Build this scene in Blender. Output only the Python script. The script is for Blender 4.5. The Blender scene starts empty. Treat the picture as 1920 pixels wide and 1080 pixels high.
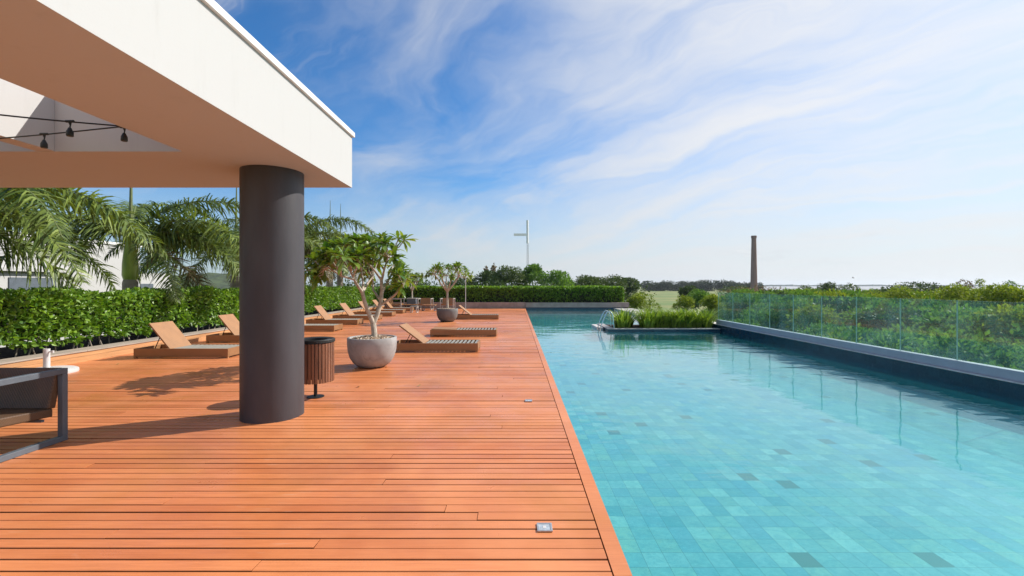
import bpy, bmesh, math, random
import numpy as np
from mathutils import Vector, Matrix

SC = bpy.context.scene
COL = SC.collection
R = math.radians
random.seed(7)
RNG = np.random.default_rng(11)

# ------------------------------------------------------------------ camera
F = 853.0                      # focal length in photo pixels (1920 wide)
EYE = 1.5
cd = bpy.data.cameras.new('camera'); cam = bpy.data.objects.new('camera', cd); COL.objects.link(cam)
cam.location = (0, 0, EYE); cam.rotation_euler = (R(90), 0, 0)
cd.sensor_width = 36; cd.lens = 36 * F / 1920
cd.shift_x = -8 / 1920; cd.shift_y = -5 / 1920
cd.clip_start = 0.05; cd.clip_end = 12000
SC.camera = cam

# ------------------------------------------------------------------ light
SUN_AZ, SUN_EL = 64.5, 38.5        # clockwise from +Y, elevation
SC.view_settings.view_transform = 'Standard'; SC.view_settings.look = 'None'
SC.view_settings.exposure = 0.50; SC.view_settings.gamma = 1.0
SC.cycles.use_denoising = True
SC.cycles.max_bounces = 12; SC.cycles.diffuse_bounces = 5; SC.cycles.glossy_bounces = 4
SC.cycles.transparent_max_bounces = 24; SC.cycles.transmission_bounces = 6
SC.cycles.sample_clamp_indirect = 6.0
sd = Vector((math.sin(R(SUN_AZ)) * math.cos(R(SUN_EL)), math.cos(R(SUN_AZ)) * math.cos(R(SUN_EL)), math.sin(R(SUN_EL))))
ld = bpy.data.lights.new('sun', 'SUN'); lo = bpy.data.objects.new('sun', ld); COL.objects.link(lo)
ld.energy = 4.35; ld.angle = R(0.5); ld.color = (1.0, 0.945, 0.865)
lo.location = (20, 10, 30); lo.rotation_euler = sd.to_track_quat('Z', 'Y').to_euler()

W = bpy.data.worlds.new('World'); SC.world = W; W.use_nodes = True

class NT:
    """small node-building helper"""
    def __init__(s, tree): s.t = tree; s.n = tree.nodes; s.l = tree.links
    def new(s, typ, **kw):
        n = s.n.new(typ)
        for k, v in kw.items(): setattr(n, k, v)
        return n
    def put(s, sock, v):
        if isinstance(v, bpy.types.NodeSocket): s.l.new(v, sock)
        elif isinstance(v, (tuple, list)) and sock.type == 'RGBA': sock.default_value = tuple(v) + ((1,) if len(v) == 3 else ())
        else: sock.default_value = v
    def math(s, op, a, b=None, c=None, clamp=False):
        n = s.new('ShaderNodeMath', operation=op, use_clamp=clamp)
        s.put(n.inputs[0], a)
        if b is not None: s.put(n.inputs[1], b)
        if c is not None: s.put(n.inputs[2], c)
        return n.outputs[0]
    def mix(s, f, a, b, blend='MIX'):
        n = s.new('ShaderNodeMix', data_type='RGBA', blend_type=blend)
        s.put(n.inputs[0], f); s.put(n.inputs[6], a); s.put(n.inputs[7], b)
        return n.outputs[2]
    def noise(s, vec, scale=5., detail=4., rough=.55, dist=0., dim='3D'):
        n = s.new('ShaderNodeTexNoise', noise_dimensions=dim)
        if vec is not None: s.put(n.inputs['Vector'], vec)
        n.inputs['Scale'].default_value = scale; n.inputs['Detail'].default_value = detail
        n.inputs['Roughness'].default_value = rough; n.inputs['Distortion'].default_value = dist
        return n.outputs['Fac']
    def ramp(s, f, lo, hi, a=0., b=1., smooth=True):
        n = s.new('ShaderNodeMapRange', interpolation_type='SMOOTHSTEP' if smooth else 'LINEAR')
        s.put(n.inputs[0], f); s.put(n.inputs[1], lo); s.put(n.inputs[2], hi); s.put(n.inputs[3], a); s.put(n.inputs[4], b)
        return n.outputs[0]
    def mapping(s, vec, loc=(0, 0, 0), rot=(0, 0, 0), scale=(1, 1, 1)):
        n = s.new('ShaderNodeMapping'); s.put(n.inputs[0], vec)
        n.inputs[1].default_value = loc; n.inputs[2].default_value = rot; n.inputs[3].default_value = scale
        return n.outputs[0]
    def comb(s, x, y, z=0.):
        n = s.new('ShaderNodeCombineXYZ')
        for i, v in enumerate((x, y, z)): s.put(n.inputs[i], v)
        return n.outputs[0]
    def sep(s, v):
        n = s.new('ShaderNodeSeparateXYZ'); s.put(n.inputs[0], v); return n.outputs
    def bump(s, h, strength=.3, dist=.01, normal=None):
        n = s.new('ShaderNodeBump'); s.put(n.inputs['Height'], h)
        n.inputs['Strength'].default_value = strength; n.inputs['Distance'].default_value = dist
        if normal is not None: s.put(n.inputs['Normal'], normal)
        return n.outputs[0]

def build_world():
    W.node_tree.nodes.clear()
    t = NT(W.node_tree)
    sky = t.new('ShaderNodeTexSky', sky_type='NISHITA')
    sky.sun_disc = False; sky.sun_elevation = R(SUN_EL); sky.sun_rotation = R(SUN_AZ)
    sky.altitude = 0; sky.air_density = 1.0; sky.dust_density = 0.6; sky.ozone_density = 2.2
    hs = t.new('ShaderNodeHueSaturation'); t.l.new(sky.outputs[0], hs.inputs['Color'])
    hs.inputs['Saturation'].default_value = 1.12; hs.inputs['Value'].default_value = 1.0
    skyc = t.mix(1., hs.outputs[0], (.42, .86, 1.17), 'MULTIPLY')
    d = t.new('ShaderNodeTexCoord').outputs['Generated']
    x, y, z = t.sep(d)
    zc = t.math('MAXIMUM', z, 0.03)
    px = t.math('DIVIDE', x, t.math('ADD', zc, .30)); py = t.math('DIVIDE', y, t.math('ADD', zc, .30))
    p = t.comb(px, py, 0.)
    # cirrus: large warped patches, drawn out along one direction, with finer fibres inside
    wn = t.new('ShaderNodeTexNoise'); t.l.new(p, wn.inputs['Vector']); wn.inputs['Scale'].default_value = 1.5; wn.inputs['Detail'].default_value = 4; wn.inputs['Roughness'].default_value = .55
    ws = t.new('ShaderNodeVectorMath', operation='MULTIPLY_ADD'); t.l.new(wn.outputs['Color'], ws.inputs[0]); ws.inputs[1].default_value = (.55, .55, 0); t.l.new(p, ws.inputs[2])
    pw = ws.outputs[0]
    def streak(v, loc, ang, sx, sy): return t.mapping(t.mapping(v, rot=(0, 0, R(ang))), loc=loc, scale=(sx, sy, 1))
    n1 = t.noise(streak(pw, (6.7, .4, 0), 44, .42, 1.0), 2.0, 8, .56, .25)
    n2 = t.noise(streak(pw, (.2, 2.4, 0), 48, .16, 1.5), 3.0, 7, .60, .5)
    n3 = t.noise(t.mapping(p, loc=(4.4, 5.1, 0)), 1.0, 3, .5, .2)
    n4 = t.noise(streak(pw, (5.2, .3, 0), 30, .6, 1.2), 3.6, 8, .58, .4)
    bias = t.ramp(t.math('ADD', px, t.math('MULTIPLY', t.math('SUBTRACT', n3, .5), 1.5)), -1.0, .70, -.04, .36)
    dens = t.math('ADD', t.math('ADD', t.math('MULTIPLY', n1, .62), t.math('MULTIPLY', n4, .38)), bias)
    c1 = t.ramp(dens, .42, .88)
    fib = t.ramp(n2, .28, .70, .55, 1.)
    wisp = t.math('MULTIPLY', t.ramp(n2, .50, .76), t.ramp(n4, .36, .60, 0., .75))
    c = t.math('MAXIMUM', t.math('MULTIPLY', c1, fib), wisp)
    c = t.math('MULTIPLY', c, .95)
    # thin haze near the horizon
    hz = t.ramp(z, -.01, .26, .90, 0.)
    hz = t.math('MULTIPLY', hz, t.ramp(px, -2, 1.5, .72, 1.))
    sunside = t.ramp(x, -.5, .85, .80, 1.02)
    cloudcol = t.mix(t.ramp(z, 0., .35), (6.25, 6.45, 6.65), (6.9, 7.0, 7.25))
    vm = t.new('ShaderNodeVectorMath', operation='SCALE'); t.l.new(cloudcol, vm.inputs[0]); t.l.new(sunside, vm.inputs['Scale'])
    colr = t.mix(hz, skyc, vm.outputs[0])
    colr = t.mix(c, colr, vm.outputs[0])
    # small grey cumulus low over the river
    az = t.math('ARCTAN2', x, y)
    n5 = t.noise(t.comb(t.math('MULTIPLY', az, 9.), t.math('MULTIPLY', z, 34.), 2.), 1.25, 6, .6, .2)
    cm = t.math('MULTIPLY', t.ramp(n5, .56, .68), t.math('MULTIPLY', t.math('MULTIPLY', t.ramp(z, .025, .05), t.ramp(z, .07, .11, 1., 0.)), t.ramp(x, .25, .5)))
    colr = t.mix(t.math('MULTIPLY', cm, .55), colr, t.mix(t.ramp(n5, .6, .74), (5.3, 5.6, 5.9), (7.0, 7.1, 7.2)))
    bg = t.new('ShaderNodeBackground'); t.l.new(colr, bg.inputs['Color']); bg.inputs['Strength'].default_value = .092
    out = t.new('ShaderNodeOutputWorld'); t.l.new(bg.outputs[0], out.inputs['Surface'])
build_world()

# ------------------------------------------------------------------ helpers
def px(x, y, Y):
    """photo pixel at depth Y -> world point"""
    return Vector(((x - 968) / F * Y, Y, EYE - (y - 535) / F * Y))

def mk(name):
    m = bpy.data.materials.new(name); m.use_nodes = True
    m.node_tree.nodes.clear()
    t = NT(m.node_tree)
    b = t.new('ShaderNodeBsdfPrincipled'); o = t.new('ShaderNodeOutputMaterial')
    t.l.new(b.outputs[0], o.inputs[0])
    return m, t, b, o

def objco(t): return t.new('ShaderNodeTexCoord').outputs['Object']
def geoco(t): return t.new('ShaderNodeNewGeometry').outputs['Position']

def plain(name, col, rough=.5, var=.12, scale=6., bump=0., bscale=40., metal=0., spec=.5, stretch=(1, 1, 1)):
    m, t, b, o = mk(name)
    co = t.mapping(objco(t), scale=stretch)
    n = t.noise(co, scale, 5, .6)
    f = t.ramp(n, .3, .7)
    lo_ = tuple(c * (1 - var) for c in col); hi = tuple(min(1, c * (1 + var)) for c in col)
    t.put(b.inputs['Base Color'], t.mix(f, lo_, hi))
    t.put(b.inputs['Roughness'], t.ramp(t.noise(co, scale * 2.3, 3), .3, .7, max(.03, rough - .07), min(1, rough + .07)))
    b.inputs['Metallic'].default_value = metal; b.inputs['Specular IOR Level'].default_value = spec
    if bump: t.put(b.inputs['Normal'], t.bump(t.noise(co, bscale, 4), bump, .01))
    return m

def leafmat(name, dark, light, rough=.42, trans=.28, tl=(1.25, 1.2, .5), spec=.5):
    """leaf colours vary leaf by leaf through the mesh attribute 'tone'"""
    m, t, b, o = mk(name)
    a = t.new('ShaderNodeAttribute', attribute_name='tone').outputs['Fac']
    c = t.mix(a, dark, light)
    t.put(b.inputs['Base Color'], c); b.inputs['Roughness'].default_value = rough
    b.inputs['Specular IOR Level'].default_value = spec
    tr = t.new('ShaderNodeBsdfTranslucent')
    t.put(tr.inputs['Color'], t.mix(1., c, tl, 'MULTIPLY'))
    mx = t.new('ShaderNodeMixShader'); mx.inputs[0].default_value = trans
    t.l.new(b.outputs[0], mx.inputs[1]); t.l.new(tr.outputs[0], mx.inputs[2]); t.l.new(mx.outputs[0], o.inputs[0])
    return m

class MB:
    """collects shapes, builds ONE mesh object"""
    def __init__(s): s.v = []; s.f = []; s.m = []; s.a = []
    def add(s, vs, fs, mi=0, tone=.5):
        k = len(s.v); s.v += [tuple(v) for v in vs]; s.a += [tone] * len(vs)
        for f in fs: s.f.append(tuple(i + k for i in f)); s.m.append(mi)
        return s
    def box(s, x0, x1, y0, y1, z0, z1, mi=0, tone=.5, M=None):
        vs = [Vector((x, y, z)) for z in (z0, z1) for x, y in ((x0, y0), (x1, y0), (x1, y1), (x0, y1))]
        if M is not None: vs = [M @ v for v in vs]
        return s.add(vs, [(3, 2, 1, 0), (4, 5, 6, 7), (0, 1, 5, 4), (1, 2, 6, 5), (2, 3, 7, 6), (3, 0, 4, 7)], mi, tone)
    def bar(s, a, b, w, h, mi=0, up=(0, 0, 1), tone=.5):
        a, b = Vector(a), Vector(b); d = (b - a).normalized(); u = Vector(up)
        if abs(d.dot(u)) > .98: u = Vector((0, 1, 0))
        sx = d.cross(u).normalized(); sz = sx.cross(d).normalized()
        vs = [q + sx * i * w / 2 + sz * j * h / 2 for q in (a, b) for i, j in ((-1, -1), (1, -1), (1, 1), (-1, 1))]
        return s.add(vs, [(3, 2, 1, 0), (4, 5, 6, 7), (0, 1, 5, 4), (1, 2, 6, 5), (2, 3, 7, 6), (3, 0, 4, 7)], mi, tone)
    def tube(s, pts, rad, n=8, mi=0, caps=True, tone=.5):
        pts = [Vector(p) for p in pts]
        if not hasattr(rad, '__len__'): rad = [rad] * len(pts)
        rings = []; ref = None
        for i, p in enumerate(pts):
            d = (pts[min(i + 1, len(pts) - 1)] - pts[max(i - 1, 0)]).normalized()
            if ref is None:
                ref = d.orthogonal().normalized()
            ref = (ref - d * ref.dot(d)).normalized(); q = d.cross(ref)
            rings.append([p + (ref * math.cos(k * 2 * math.pi / n) + q * math.sin(k * 2 * math.pi / n)) * rad[i] for k in range(n)])
        vs = [v for r in rings for v in r]; fs = []
        for i in range(len(pts) - 1):
            for k in range(n):
                fs.append((i * n + k, i * n + (k + 1) % n, (i + 1) * n + (k + 1) % n, (i + 1) * n + k))
        if caps: fs.append(tuple(range(n - 1, -1, -1))); fs.append(tuple((len(pts) - 1) * n + k for k in range(n)))
        return s.add(vs, fs, mi, tone)
    def lathe(s, prof, n=48, c=(0, 0, 0), mi=0, tone=.5):
        vs = []; fs = []; k = len(prof)
        for i in range(n):
            a = 2 * math.pi * i / n
            for r, z in prof: vs.append((c[0] + r * math.cos(a), c[1] + r * math.sin(a), c[2] + z))
        for i in range(n):
            j = (i + 1) % n
            for q in range(k - 1): fs.append((i * k + q, j * k + q, j * k + q + 1, i * k + q + 1))
        return s.add(vs, fs, mi, tone)
    def build(s, name, mats, parent=None, smooth=False, bevel=0.):
        me = bpy.data.meshes.new(name); me.from_pydata(s.v, [], s.f)
        if not isinstance(mats, (list, tuple)): mats = [mats]
        for m in mats: me.materials.append(m)
        me.polygons.foreach_set('material_index', s.m)
        at = me.attributes.new('tone', 'FLOAT', 'POINT'); at.data.foreach_set('value', s.a)
        bm = bmesh.new(); bm.from_mesh(me); bmesh.ops.recalc_face_normals(bm, faces=bm.faces); bm.to_mesh(me); bm.free()
        if smooth:
            me.polygons.foreach_set('use_smooth', [True] * len(me.polygons)); me.set_sharp_from_angle(angle=R(40))
        o = bpy.data.objects.new(name, me); COL.objects.link(o)
        if parent: o.parent = parent
        if bevel:
            b = o.modifiers.new('bevel', 'BEVEL'); b.width = bevel; b.segments = 2; b.limit_method = 'ANGLE'
        return o

def np_mesh(name, V, Fc, mat, tone=None, parent=None, mi=None, smooth=False):
    me = bpy.data.meshes.new(name); V = np.asarray(V, np.float32); Fc = np.asarray(Fc, np.int32)
    n, k = Fc.shape
    me.vertices.add(len(V)); me.vertices.foreach_set('co', V.ravel())
    me.loops.add(n * k); me.loops.foreach_set('vertex_index', Fc.ravel())
    me.polygons.add(n); me.polygons.foreach_set('loop_start', np.arange(n, dtype=np.int32) * k)
    for m in (mat if isinstance(mat, (list, tuple)) else [mat]): me.materials.append(m)
    if mi is not None: me.polygons.foreach_set('material_index', np.asarray(mi, np.int32))
    me.polygons.foreach_set('use_smooth', np.full(n, smooth))
    me.update(calc_edges=True)
    if tone is not None:
        at = me.attributes.new('tone', 'FLOAT', 'POINT'); at.data.foreach_set('value', np.asarray(tone, np.float32))
    o = bpy.data.objects.new(name, me); COL.objects.link(o)
    if parent: o.parent = parent
    return o

def unit(A): return A / np.maximum(np.linalg.norm(A, axis=1, keepdims=True), 1e-9)
def rand_dirs(n): return unit(RNG.normal(size=(n, 3)))

def leaf_cards(P, D, L, Wd, tone, fold=.25, droop=.15):
    """kite leaves folded along the midrib: 4 verts, 2 tris each"""
    n = len(P); D = unit(D); S = unit(np.cross(D, rand_dirs(n))); N = np.cross(S, D)
    L = np.broadcast_to(np.asarray(L, float), (n,))[:, None]; Wd = np.broadcast_to(np.asarray(Wd, float), (n,))[:, None]
    b = P; l = P + D * L * .45 + S * Wd * .5 + N * Wd * fold; r = P + D * L * .45 - S * Wd * .5 + N * Wd * fold
    tp = P + D * L - np.array([0, 0, 1.]) * L * droop
    V = np.stack([b, l, tp, r], 1).reshape(-1, 3)
    i = np.arange(n)[:, None] * 4
    Fc = np.concatenate([i + np.array([0, 2, 1]), i + np.array([0, 3, 2])], 1).reshape(-1, 3)
    return V, Fc, np.repeat(tone, 4)

def tag(o, label, cat, group=None, kind=None):
    o['label'] = label; o['category'] = cat
    if group: o['group'] = group
    if kind: o['kind'] = kind
    return o
def thing(name, label, cat, loc=(0, 0, 0), rz=0., group=None):
    o = bpy.data.objects.new(name, None); COL.objects.link(o); o.empty_display_size = .1
    o.location = loc; o.rotation_euler = (0, 0, rz)
    return tag(o, label, cat, group)
def struct(o, label=None, cat=None):
    o['kind'] = 'structure'
    if label: o['label'] = label; o['category'] = cat
    return o
def copy_tree(o, parent=None):
    c = o.copy(); COL.objects.link(c)
    if parent: c.parent = parent
    for ch in list(o.children): copy_tree(ch, c)
    return c

# ------------------------------------------------------------------ materials
def deck_material():
    m, t, b, o = mk('stained_deck_wood')
    g = geoco(t)
    a = t.new('ShaderNodeAttribute', attribute_name='tone').outputs['Fac']
    off = t.new('ShaderNodeVectorMath', operation='ADD'); t.put(off.inputs[0], g); t.put(off.inputs[1], t.comb(t.math('MULTIPLY', a, 37.), 0., 0.))
    grain = t.noise(t.mapping(off.outputs[0], scale=(.9, 26, 1)), 3., 6, .65, .4)
    blot = t.noise(t.mapping(g, scale=(1, 1, 1)), .55, 5, .6, .3)
    wear = t.noise(t.mapping(g, rot=(0, 0, R(32)), scale=(.5, 3.5, 1)), 1.7, 7, .7, 1.2)
    base = t.mix(a, (.51, .155, .052), (.67, .235, .088))
    base = t.mix(t.ramp(grain, .32, .72, 0., .6), base, (.40, .115, .036))
    base = t.mix(t.ramp(blot, .38, .68, 0., .75), base, (.68, .265, .108))
    base = t.mix(t.ramp(wear, .60, .80, 0., .5), base, (.70, .36, .21))
    # fine pale scuffs
    scuff = t.noise(t.mapping(g, rot=(0, 0, R(-38)), scale=(1.1, 24, 1)), 1.9, 3, .5, 1.6)
    base = t.mix(t.math('MULTIPLY', t.ramp(scuff, .66, .70), t.ramp(t.noise(g, .8, 2), .46, .62, 0., .6)), base, (.60, .34, .22))
    amber = t.noise(t.mapping(g, loc=(4, 9, 0)), .9, 4, .6, .6)
    base = t.mix(t.ramp(amber, .48, .72, 0., .42), base, (.44, .16, .028))
    tread = t.noise(t.mapping(g, loc=(11, 2, 0)), .37, 5, .62, .4)
    base = t.mix(t.ramp(tread, .50, .72, 0., .5), base, (.33, .115, .06))
    t.put(b.inputs['Base Color'], base)
    t.put(b.inputs['Roughness'], t.ramp(t.noise(g, 1.6, 6, .7), .3, .72, .26, .50))
    b.inputs['Specular IOR Level'].default_value = .36
    t.put(b.inputs['Normal'], t.bump(t.math('ADD', grain, t.math('MULTIPLY', wear, .5)), .12, .004))
    return m
M_deck = deck_material()
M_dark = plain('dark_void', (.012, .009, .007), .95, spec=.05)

def tile_material(name, size, cols, grout, grout_w=.022, dark_share=.03, dark=(.10, .16, .15), rough=.35, mott=.35, planes=('X', 'Y'), ux=1.):
    m, t, b, o = mk(name)
    g = t.sep(geoco(t)); u = t.math('DIVIDE', g[planes[0]], size * ux); v = t.math('DIVIDE', g[planes[1]], size)
    cell = t.comb(t.math('FLOOR', u), t.math('FLOOR', v), 0.)
    wn = t.new('ShaderNodeTexWhiteNoise', noise_dimensions='2D'); t.l.new(cell, wn.inputs['Vector'])
    r = t.new('ShaderNodeValToRGB'); t.l.new(wn.outputs['Value'], r.inputs[0])
    cr = r.color_ramp; cr.interpolation = 'LINEAR'
    cr.elements[0].position = 0; cr.elements[0].color = (*cols[0], 1)
    cr.elements[1].position = 1; cr.elements[1].color = (*cols[-1], 1)
    for k, c in enumerate(cols[1:-1]):
        e = cr.elements.new((k + 1) / (len(cols) - 1)); e.color = (*c, 1)
    wn2 = t.new('ShaderNodeTexWhiteNoise', noise_dimensions='3D')
    t.l.new(t.comb(t.math('ADD', t.math('FLOOR', u), 31.5), t.math('FLOOR', v), 4.2), wn2.inputs['Vector'])
    gg = geoco(t)
    mo = t.noise(gg, 11., 8, .78, .8); mo2 = t.noise(gg, .7, 3, .5)
    c = t.mix(t.ramp(mo, .3, .72, 0., mott), r.outputs[0], cols[0])
    c = t.mix(t.ramp(mo2, .35, .7, 0., .22), c, cols[-1])
    mo3 = t.noise(t.mapping(gg, rot=(0, 0, R(25)), scale=(1, 2.2, 1)), 16., 7, .75, 1.4)
    c = t.mix(t.ramp(mo3, .50, .74, 0., .55), c, tuple(min(1, 1.35 * x + .05) for x in cols[-1]))
    c = t.mix(t.ramp(mo3, .46, .28, 0., .5), c, tuple(.62 * x for x in cols[0]))
    c = t.mix(t.math('GREATER_THAN', wn2.outputs['Value'], 1 - dark_share), c, dark)
    fu = t.math('PINGPONG', u, .5); fv = t.math('PINGPONG', v, .5)
    d = t.math('MINIMUM', fu, fv)
    c = t.mix(t.ramp(d, 0., grout_w, 1., 0.), c, grout)
    t.put(b.inputs['Base Color'], c); b.inputs['Roughness'].default_value = rough
    t.put(b.inputs['Normal'], t.bump(t.math('ADD', t.math('MULTIPLY', mo, .4), t.ramp(d, 0., grout_w)), .15, .004))
    return m
M_floor = tile_material('pool_floor_tile', .164, [(.10, .28, .33), (.43, .49, .38), (.20, .36, .41), (.33, .46, .40), (.14, .31, .41), (.50, .57, .51), (.24, .38, .40)], (.05, .10, .10), .016, .016, dark=(.13, .19, .18), mott=.75, ux=.87)
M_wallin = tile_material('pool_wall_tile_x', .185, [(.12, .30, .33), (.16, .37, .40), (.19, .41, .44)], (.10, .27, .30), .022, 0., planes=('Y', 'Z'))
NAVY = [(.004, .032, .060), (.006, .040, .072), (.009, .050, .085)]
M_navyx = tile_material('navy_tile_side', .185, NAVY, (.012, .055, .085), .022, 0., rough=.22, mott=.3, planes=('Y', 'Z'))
M_navyy = tile_material('navy_tile_front', .185, NAVY, (.012, .055, .085), .022, 0., rough=.22, mott=.3, planes=('X', 'Z'))

def schlick(t, f0, normal=None):
    lw = t.new('ShaderNodeLayerWeight'); lw.inputs['Blend'].default_value = .5
    if normal is not None: t.l.new(normal, lw.inputs['Normal'])
    return t.math('ADD', t.math('MULTIPLY', t.math('POWER', lw.outputs['Facing'], 5.), 1 - f0), f0)

def water_material(name, tint, amp=.016):
    m = bpy.data.materials.new(name); m.use_nodes = True; m.node_tree.nodes.clear(); t = NT(m.node_tree)
    g = geoco(t)
    n1 = t.noise(t.mapping(g, rot=(0, 0, R(12)), scale=(.55, 1.0, 1)), 2.2, 3, .5, .3)
    n2 = t.noise(t.mapping(g, rot=(0, 0, R(-20)), scale=(1, .8, 1)), 7., 3, .5, .2)
    patch = t.ramp(t.noise(g, .28, 2), .38, .62, .25, 1.)
    h = t.math('MULTIPLY', t.math('ADD', n1, t.math('MULTIPLY', n2, .22)), patch)
    nr = t.bump(h, 1.0, amp)
    fr = schlick(t, .03, nr)
    cl = t.new('ShaderNodeBsdfTransparent'); cl.inputs['Color'].default_value = (*tint, 1)
    body = t.new('ShaderNodeBsdfDiffuse'); body.inputs['Color'].default_value = (.035, .40, .45, 1)     # light scattered back by the water itself
    tr = t.new('ShaderNodeMixShader'); tr.inputs[0].default_value = .14; t.l.new(cl.outputs[0], tr.inputs[1]); t.l.new(body.outputs[0], tr.inputs[2])
    gl = t.new('ShaderNodeBsdfGlossy'); gl.inputs['Roughness'].default_value = .015; gl.inputs['Color'].default_value = (1, 1, 1, 1); t.l.new(nr, gl.inputs['Normal'])
    mx = t.new('ShaderNodeMixShader'); t.l.new(fr, mx.inputs[0]); t.l.new(tr.outputs[0], mx.inputs[1]); t.l.new(gl.outputs[0], mx.inputs[2])
    o = t.new('ShaderNodeOutputMaterial'); t.l.new(mx.outputs[0], o.inputs[0])
    return m
M_water = water_material('clear_pool_water', (.56, .95, .97))

def glass_material():
    m = bpy.data.materials.new('tinted_railing_glass'); m.use_nodes = True; m.node_tree.nodes.clear(); t = NT(m.node_tree)
    fr = schlick(t, .03)
    tr = t.new('ShaderNodeBsdfTransparent'); tr.inputs['Color'].default_value = (.88, .972, .95, 1)
    gl = t.new('ShaderNodeBsdfGlossy'); gl.inputs['Roughness'].default_value = .01; gl.inputs['Color'].default_value = (.75, .92, .88, 1)
    mx = t.new('ShaderNodeMixShader'); t.l.new(fr, mx.inputs[0]); t.l.new(tr.outputs[0], mx.inputs[1]); t.l.new(gl.outputs[0], mx.inputs[2])
    # thin, uneven pale green diffuse film
    df = t.new('ShaderNodeBsdfDiffuse'); df.inputs['Color'].default_value = (.55, .75, .70, 1)
    m2 = t.new('ShaderNodeMixShader'); t.put(m2.inputs[0], t.ramp(t.noise(geoco(t), 2.2, 5, .6), .3, .75, .035, .14))
    t.l.new(mx.outputs[0], m2.inputs[1]); t.l.new(df.outputs[0], m2.inputs[2])
    o = t.new('ShaderNodeOutputMaterial'); t.l.new(m2.outputs[0], o.inputs[0])
    return m
M_glass = glass_material()
M_glasstop = plain('lit_glass_top_edge', (.52, .66, .62), .15, .1)  # paler copy of the edge colour, with the light on top painted in
M_glassedge = plain('green_glass_edge', (.27, .44, .39), .15, .1)

def plaster_material():
    m, t, b, o = mk('white_render')
    g = geoco(t)
    st = t.noise(t.mapping(g, scale=(3., 3., .35)), 2.5, 6, .7)
    sp = t.noise(g, 16., 5, .7)
    c = t.mix(t.ramp(st, .52, .82, 0., .34), (.465, .461, .455), (.35, .34, .325))
    c = t.mix(t.ramp(sp, .66, .74, 0., .22), c, (.52, .50, .46))
    t.put(b.inputs['Base Color'], c); b.inputs['Roughness'].default_value = .8
    t.put(b.inputs['Normal'], t.bump(t.noise(g, 60., 4), .12, .004))
    return m
M_white = plaster_material()
M_flash = plain('pale_metal_flashing', (.74, .73, .70), .45, .06)
M_gap = plain('shadow_gap_sealant', (.10, .10, .10), .8)
M_column = plain('charcoal_paint', (.046, .042, .049), .55, .16, 3., .06, 30., stretch=(1, 1, .3))
M_curbwood = plain('oiled_curb_timber', (.50, .26, .115), .5, .18, 2., .08, 30., stretch=(6, .5, 6))
M_capwood = plain('weathered_cap_timber', (.34, .28, .23), .7, .25, 2.5, .15, 30., stretch=(14, .6, 6))
M_soil = plain('dark_soil', (.045, .030, .018), .95, .4, 8., .6, 30., spec=.05)
M_alu = plain('brushed_base_shoe', (.36, .38, .43), .42, .06, 4., metal=.0)
M_lip = plain('pale_stone_lip', (.62, .58, .55), .5, .12)
M_pale = plain('pale_stone_coping', (.40, .375, .36), .6, .15, 5.)
M_pinkcurb = plain('brown_stone_curb', (.30, .24, .21), .65, .18, 3.)
M_concrete = None
def concrete_material(name, k):
    m, t, b, o = mk(name)
    g = objco(t)
    a = t.noise(g, 2.6, 6, .65, .5); s = t.noise(g, 26., 4, .7); w = t.noise(t.mapping(g, scale=(1.2, 1.2, .8)), 5.5, 5, .7, 1.)
    c = t.mix(t.ramp(a, .3, .7), tuple(k * x for x in (.24, .232, .228)), tuple(k * x for x in (.36, .350, .342)))
    c = t.mix(t.ramp(w, .56, .70, 0., .55), c, tuple(k * x for x in (.16, .152, .146)))
    c = t.mix(t.ramp(s, .68, .74, 0., .5), c, (.20, .19, .18))
    t.put(b.inputs['Base Color'], c); b.inputs['Roughness'].default_value = .72
    t.put(b.inputs['Normal'], t.bump(t.math('ADD', s, a), .18, .006))
    return m
M_concrete = concrete_material('cast_concrete', 1.); M_concrete_dk = concrete_material('dark_cast_concrete', .48)
def wicker_material(name, col, sc=110., dark=.45):
    m, t, b, o = mk(name)
    g = objco(t)
    w1 = t.new('ShaderNodeTexWave', wave_type='BANDS', bands_direction='X'); t.l.new(g, w1.inputs[0]); w1.inputs['Scale'].default_value = sc / 6.28; w1.inputs['Distortion'].default_value = .4
    w2 = t.new('ShaderNodeTexWave', wave_type='BANDS', bands_direction='DIAGONAL'); t.l.new(t.mapping(g, rot=(0, R(0), R(90))), w2.inputs[0]); w2.inputs['Scale'].default_value = sc / 6.28; w2.inputs['Distortion'].default_value = .4
    h = t.math('MULTIPLY', w1.outputs['Fac'], w2.outputs['Fac'])
    big = t.noise(g, 3., 4)
    c = t.mix(t.ramp(h, .02, .3), tuple(x * dark for x in col), col)
    c = t.mix(t.ramp(big, .35, .7, 0., .35), c, tuple(x * 1.18 for x in col))
    t.put(b.inputs['Base Color'], c); b.inputs['Roughness'].default_value = .55
    t.put(b.inputs['Normal'], t.bump(h, .35, .004))
    return m
M_wicker = wicker_material('brown_woven_strap', (.36, .175, .070), dark=.62)
M_wicker_dk = wicker_material('dark_woven_strap', (.12, .065, .032), 160., .45)
M_slat = plain('lounger_bed_slats', (.27, .26, .225), .55, .1)
M_greymetal = plain('slate_grey_frame', (.105, .125, .15), .42, .1, 5.)
M_palemetal = plain('pale_grey_frame', (.40, .38, .36), .42, .1, 5.)
M_black = plain('black_rubber', (.010, .010, .010), .5)
M_steel = plain('polished_steel', (.72, .73, .74), .12, .04, metal=1.)
M_brushed = plain('brushed_steel', (.50, .50, .50), .38, .1, 20., metal=.7)
M_whiteplastic = plain('white_plastic', (.56, .55, .545), .35, .04)
M_slatwood = plain('reddish_slat_timber', (.21, .085, .043), .5, .35, 3., .06, 40., stretch=(8, 8, .6))
M_bark = plain('pale_frangipani_bark', (.42, .36, .29), .75, .25, 14., .3, 30.)
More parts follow.
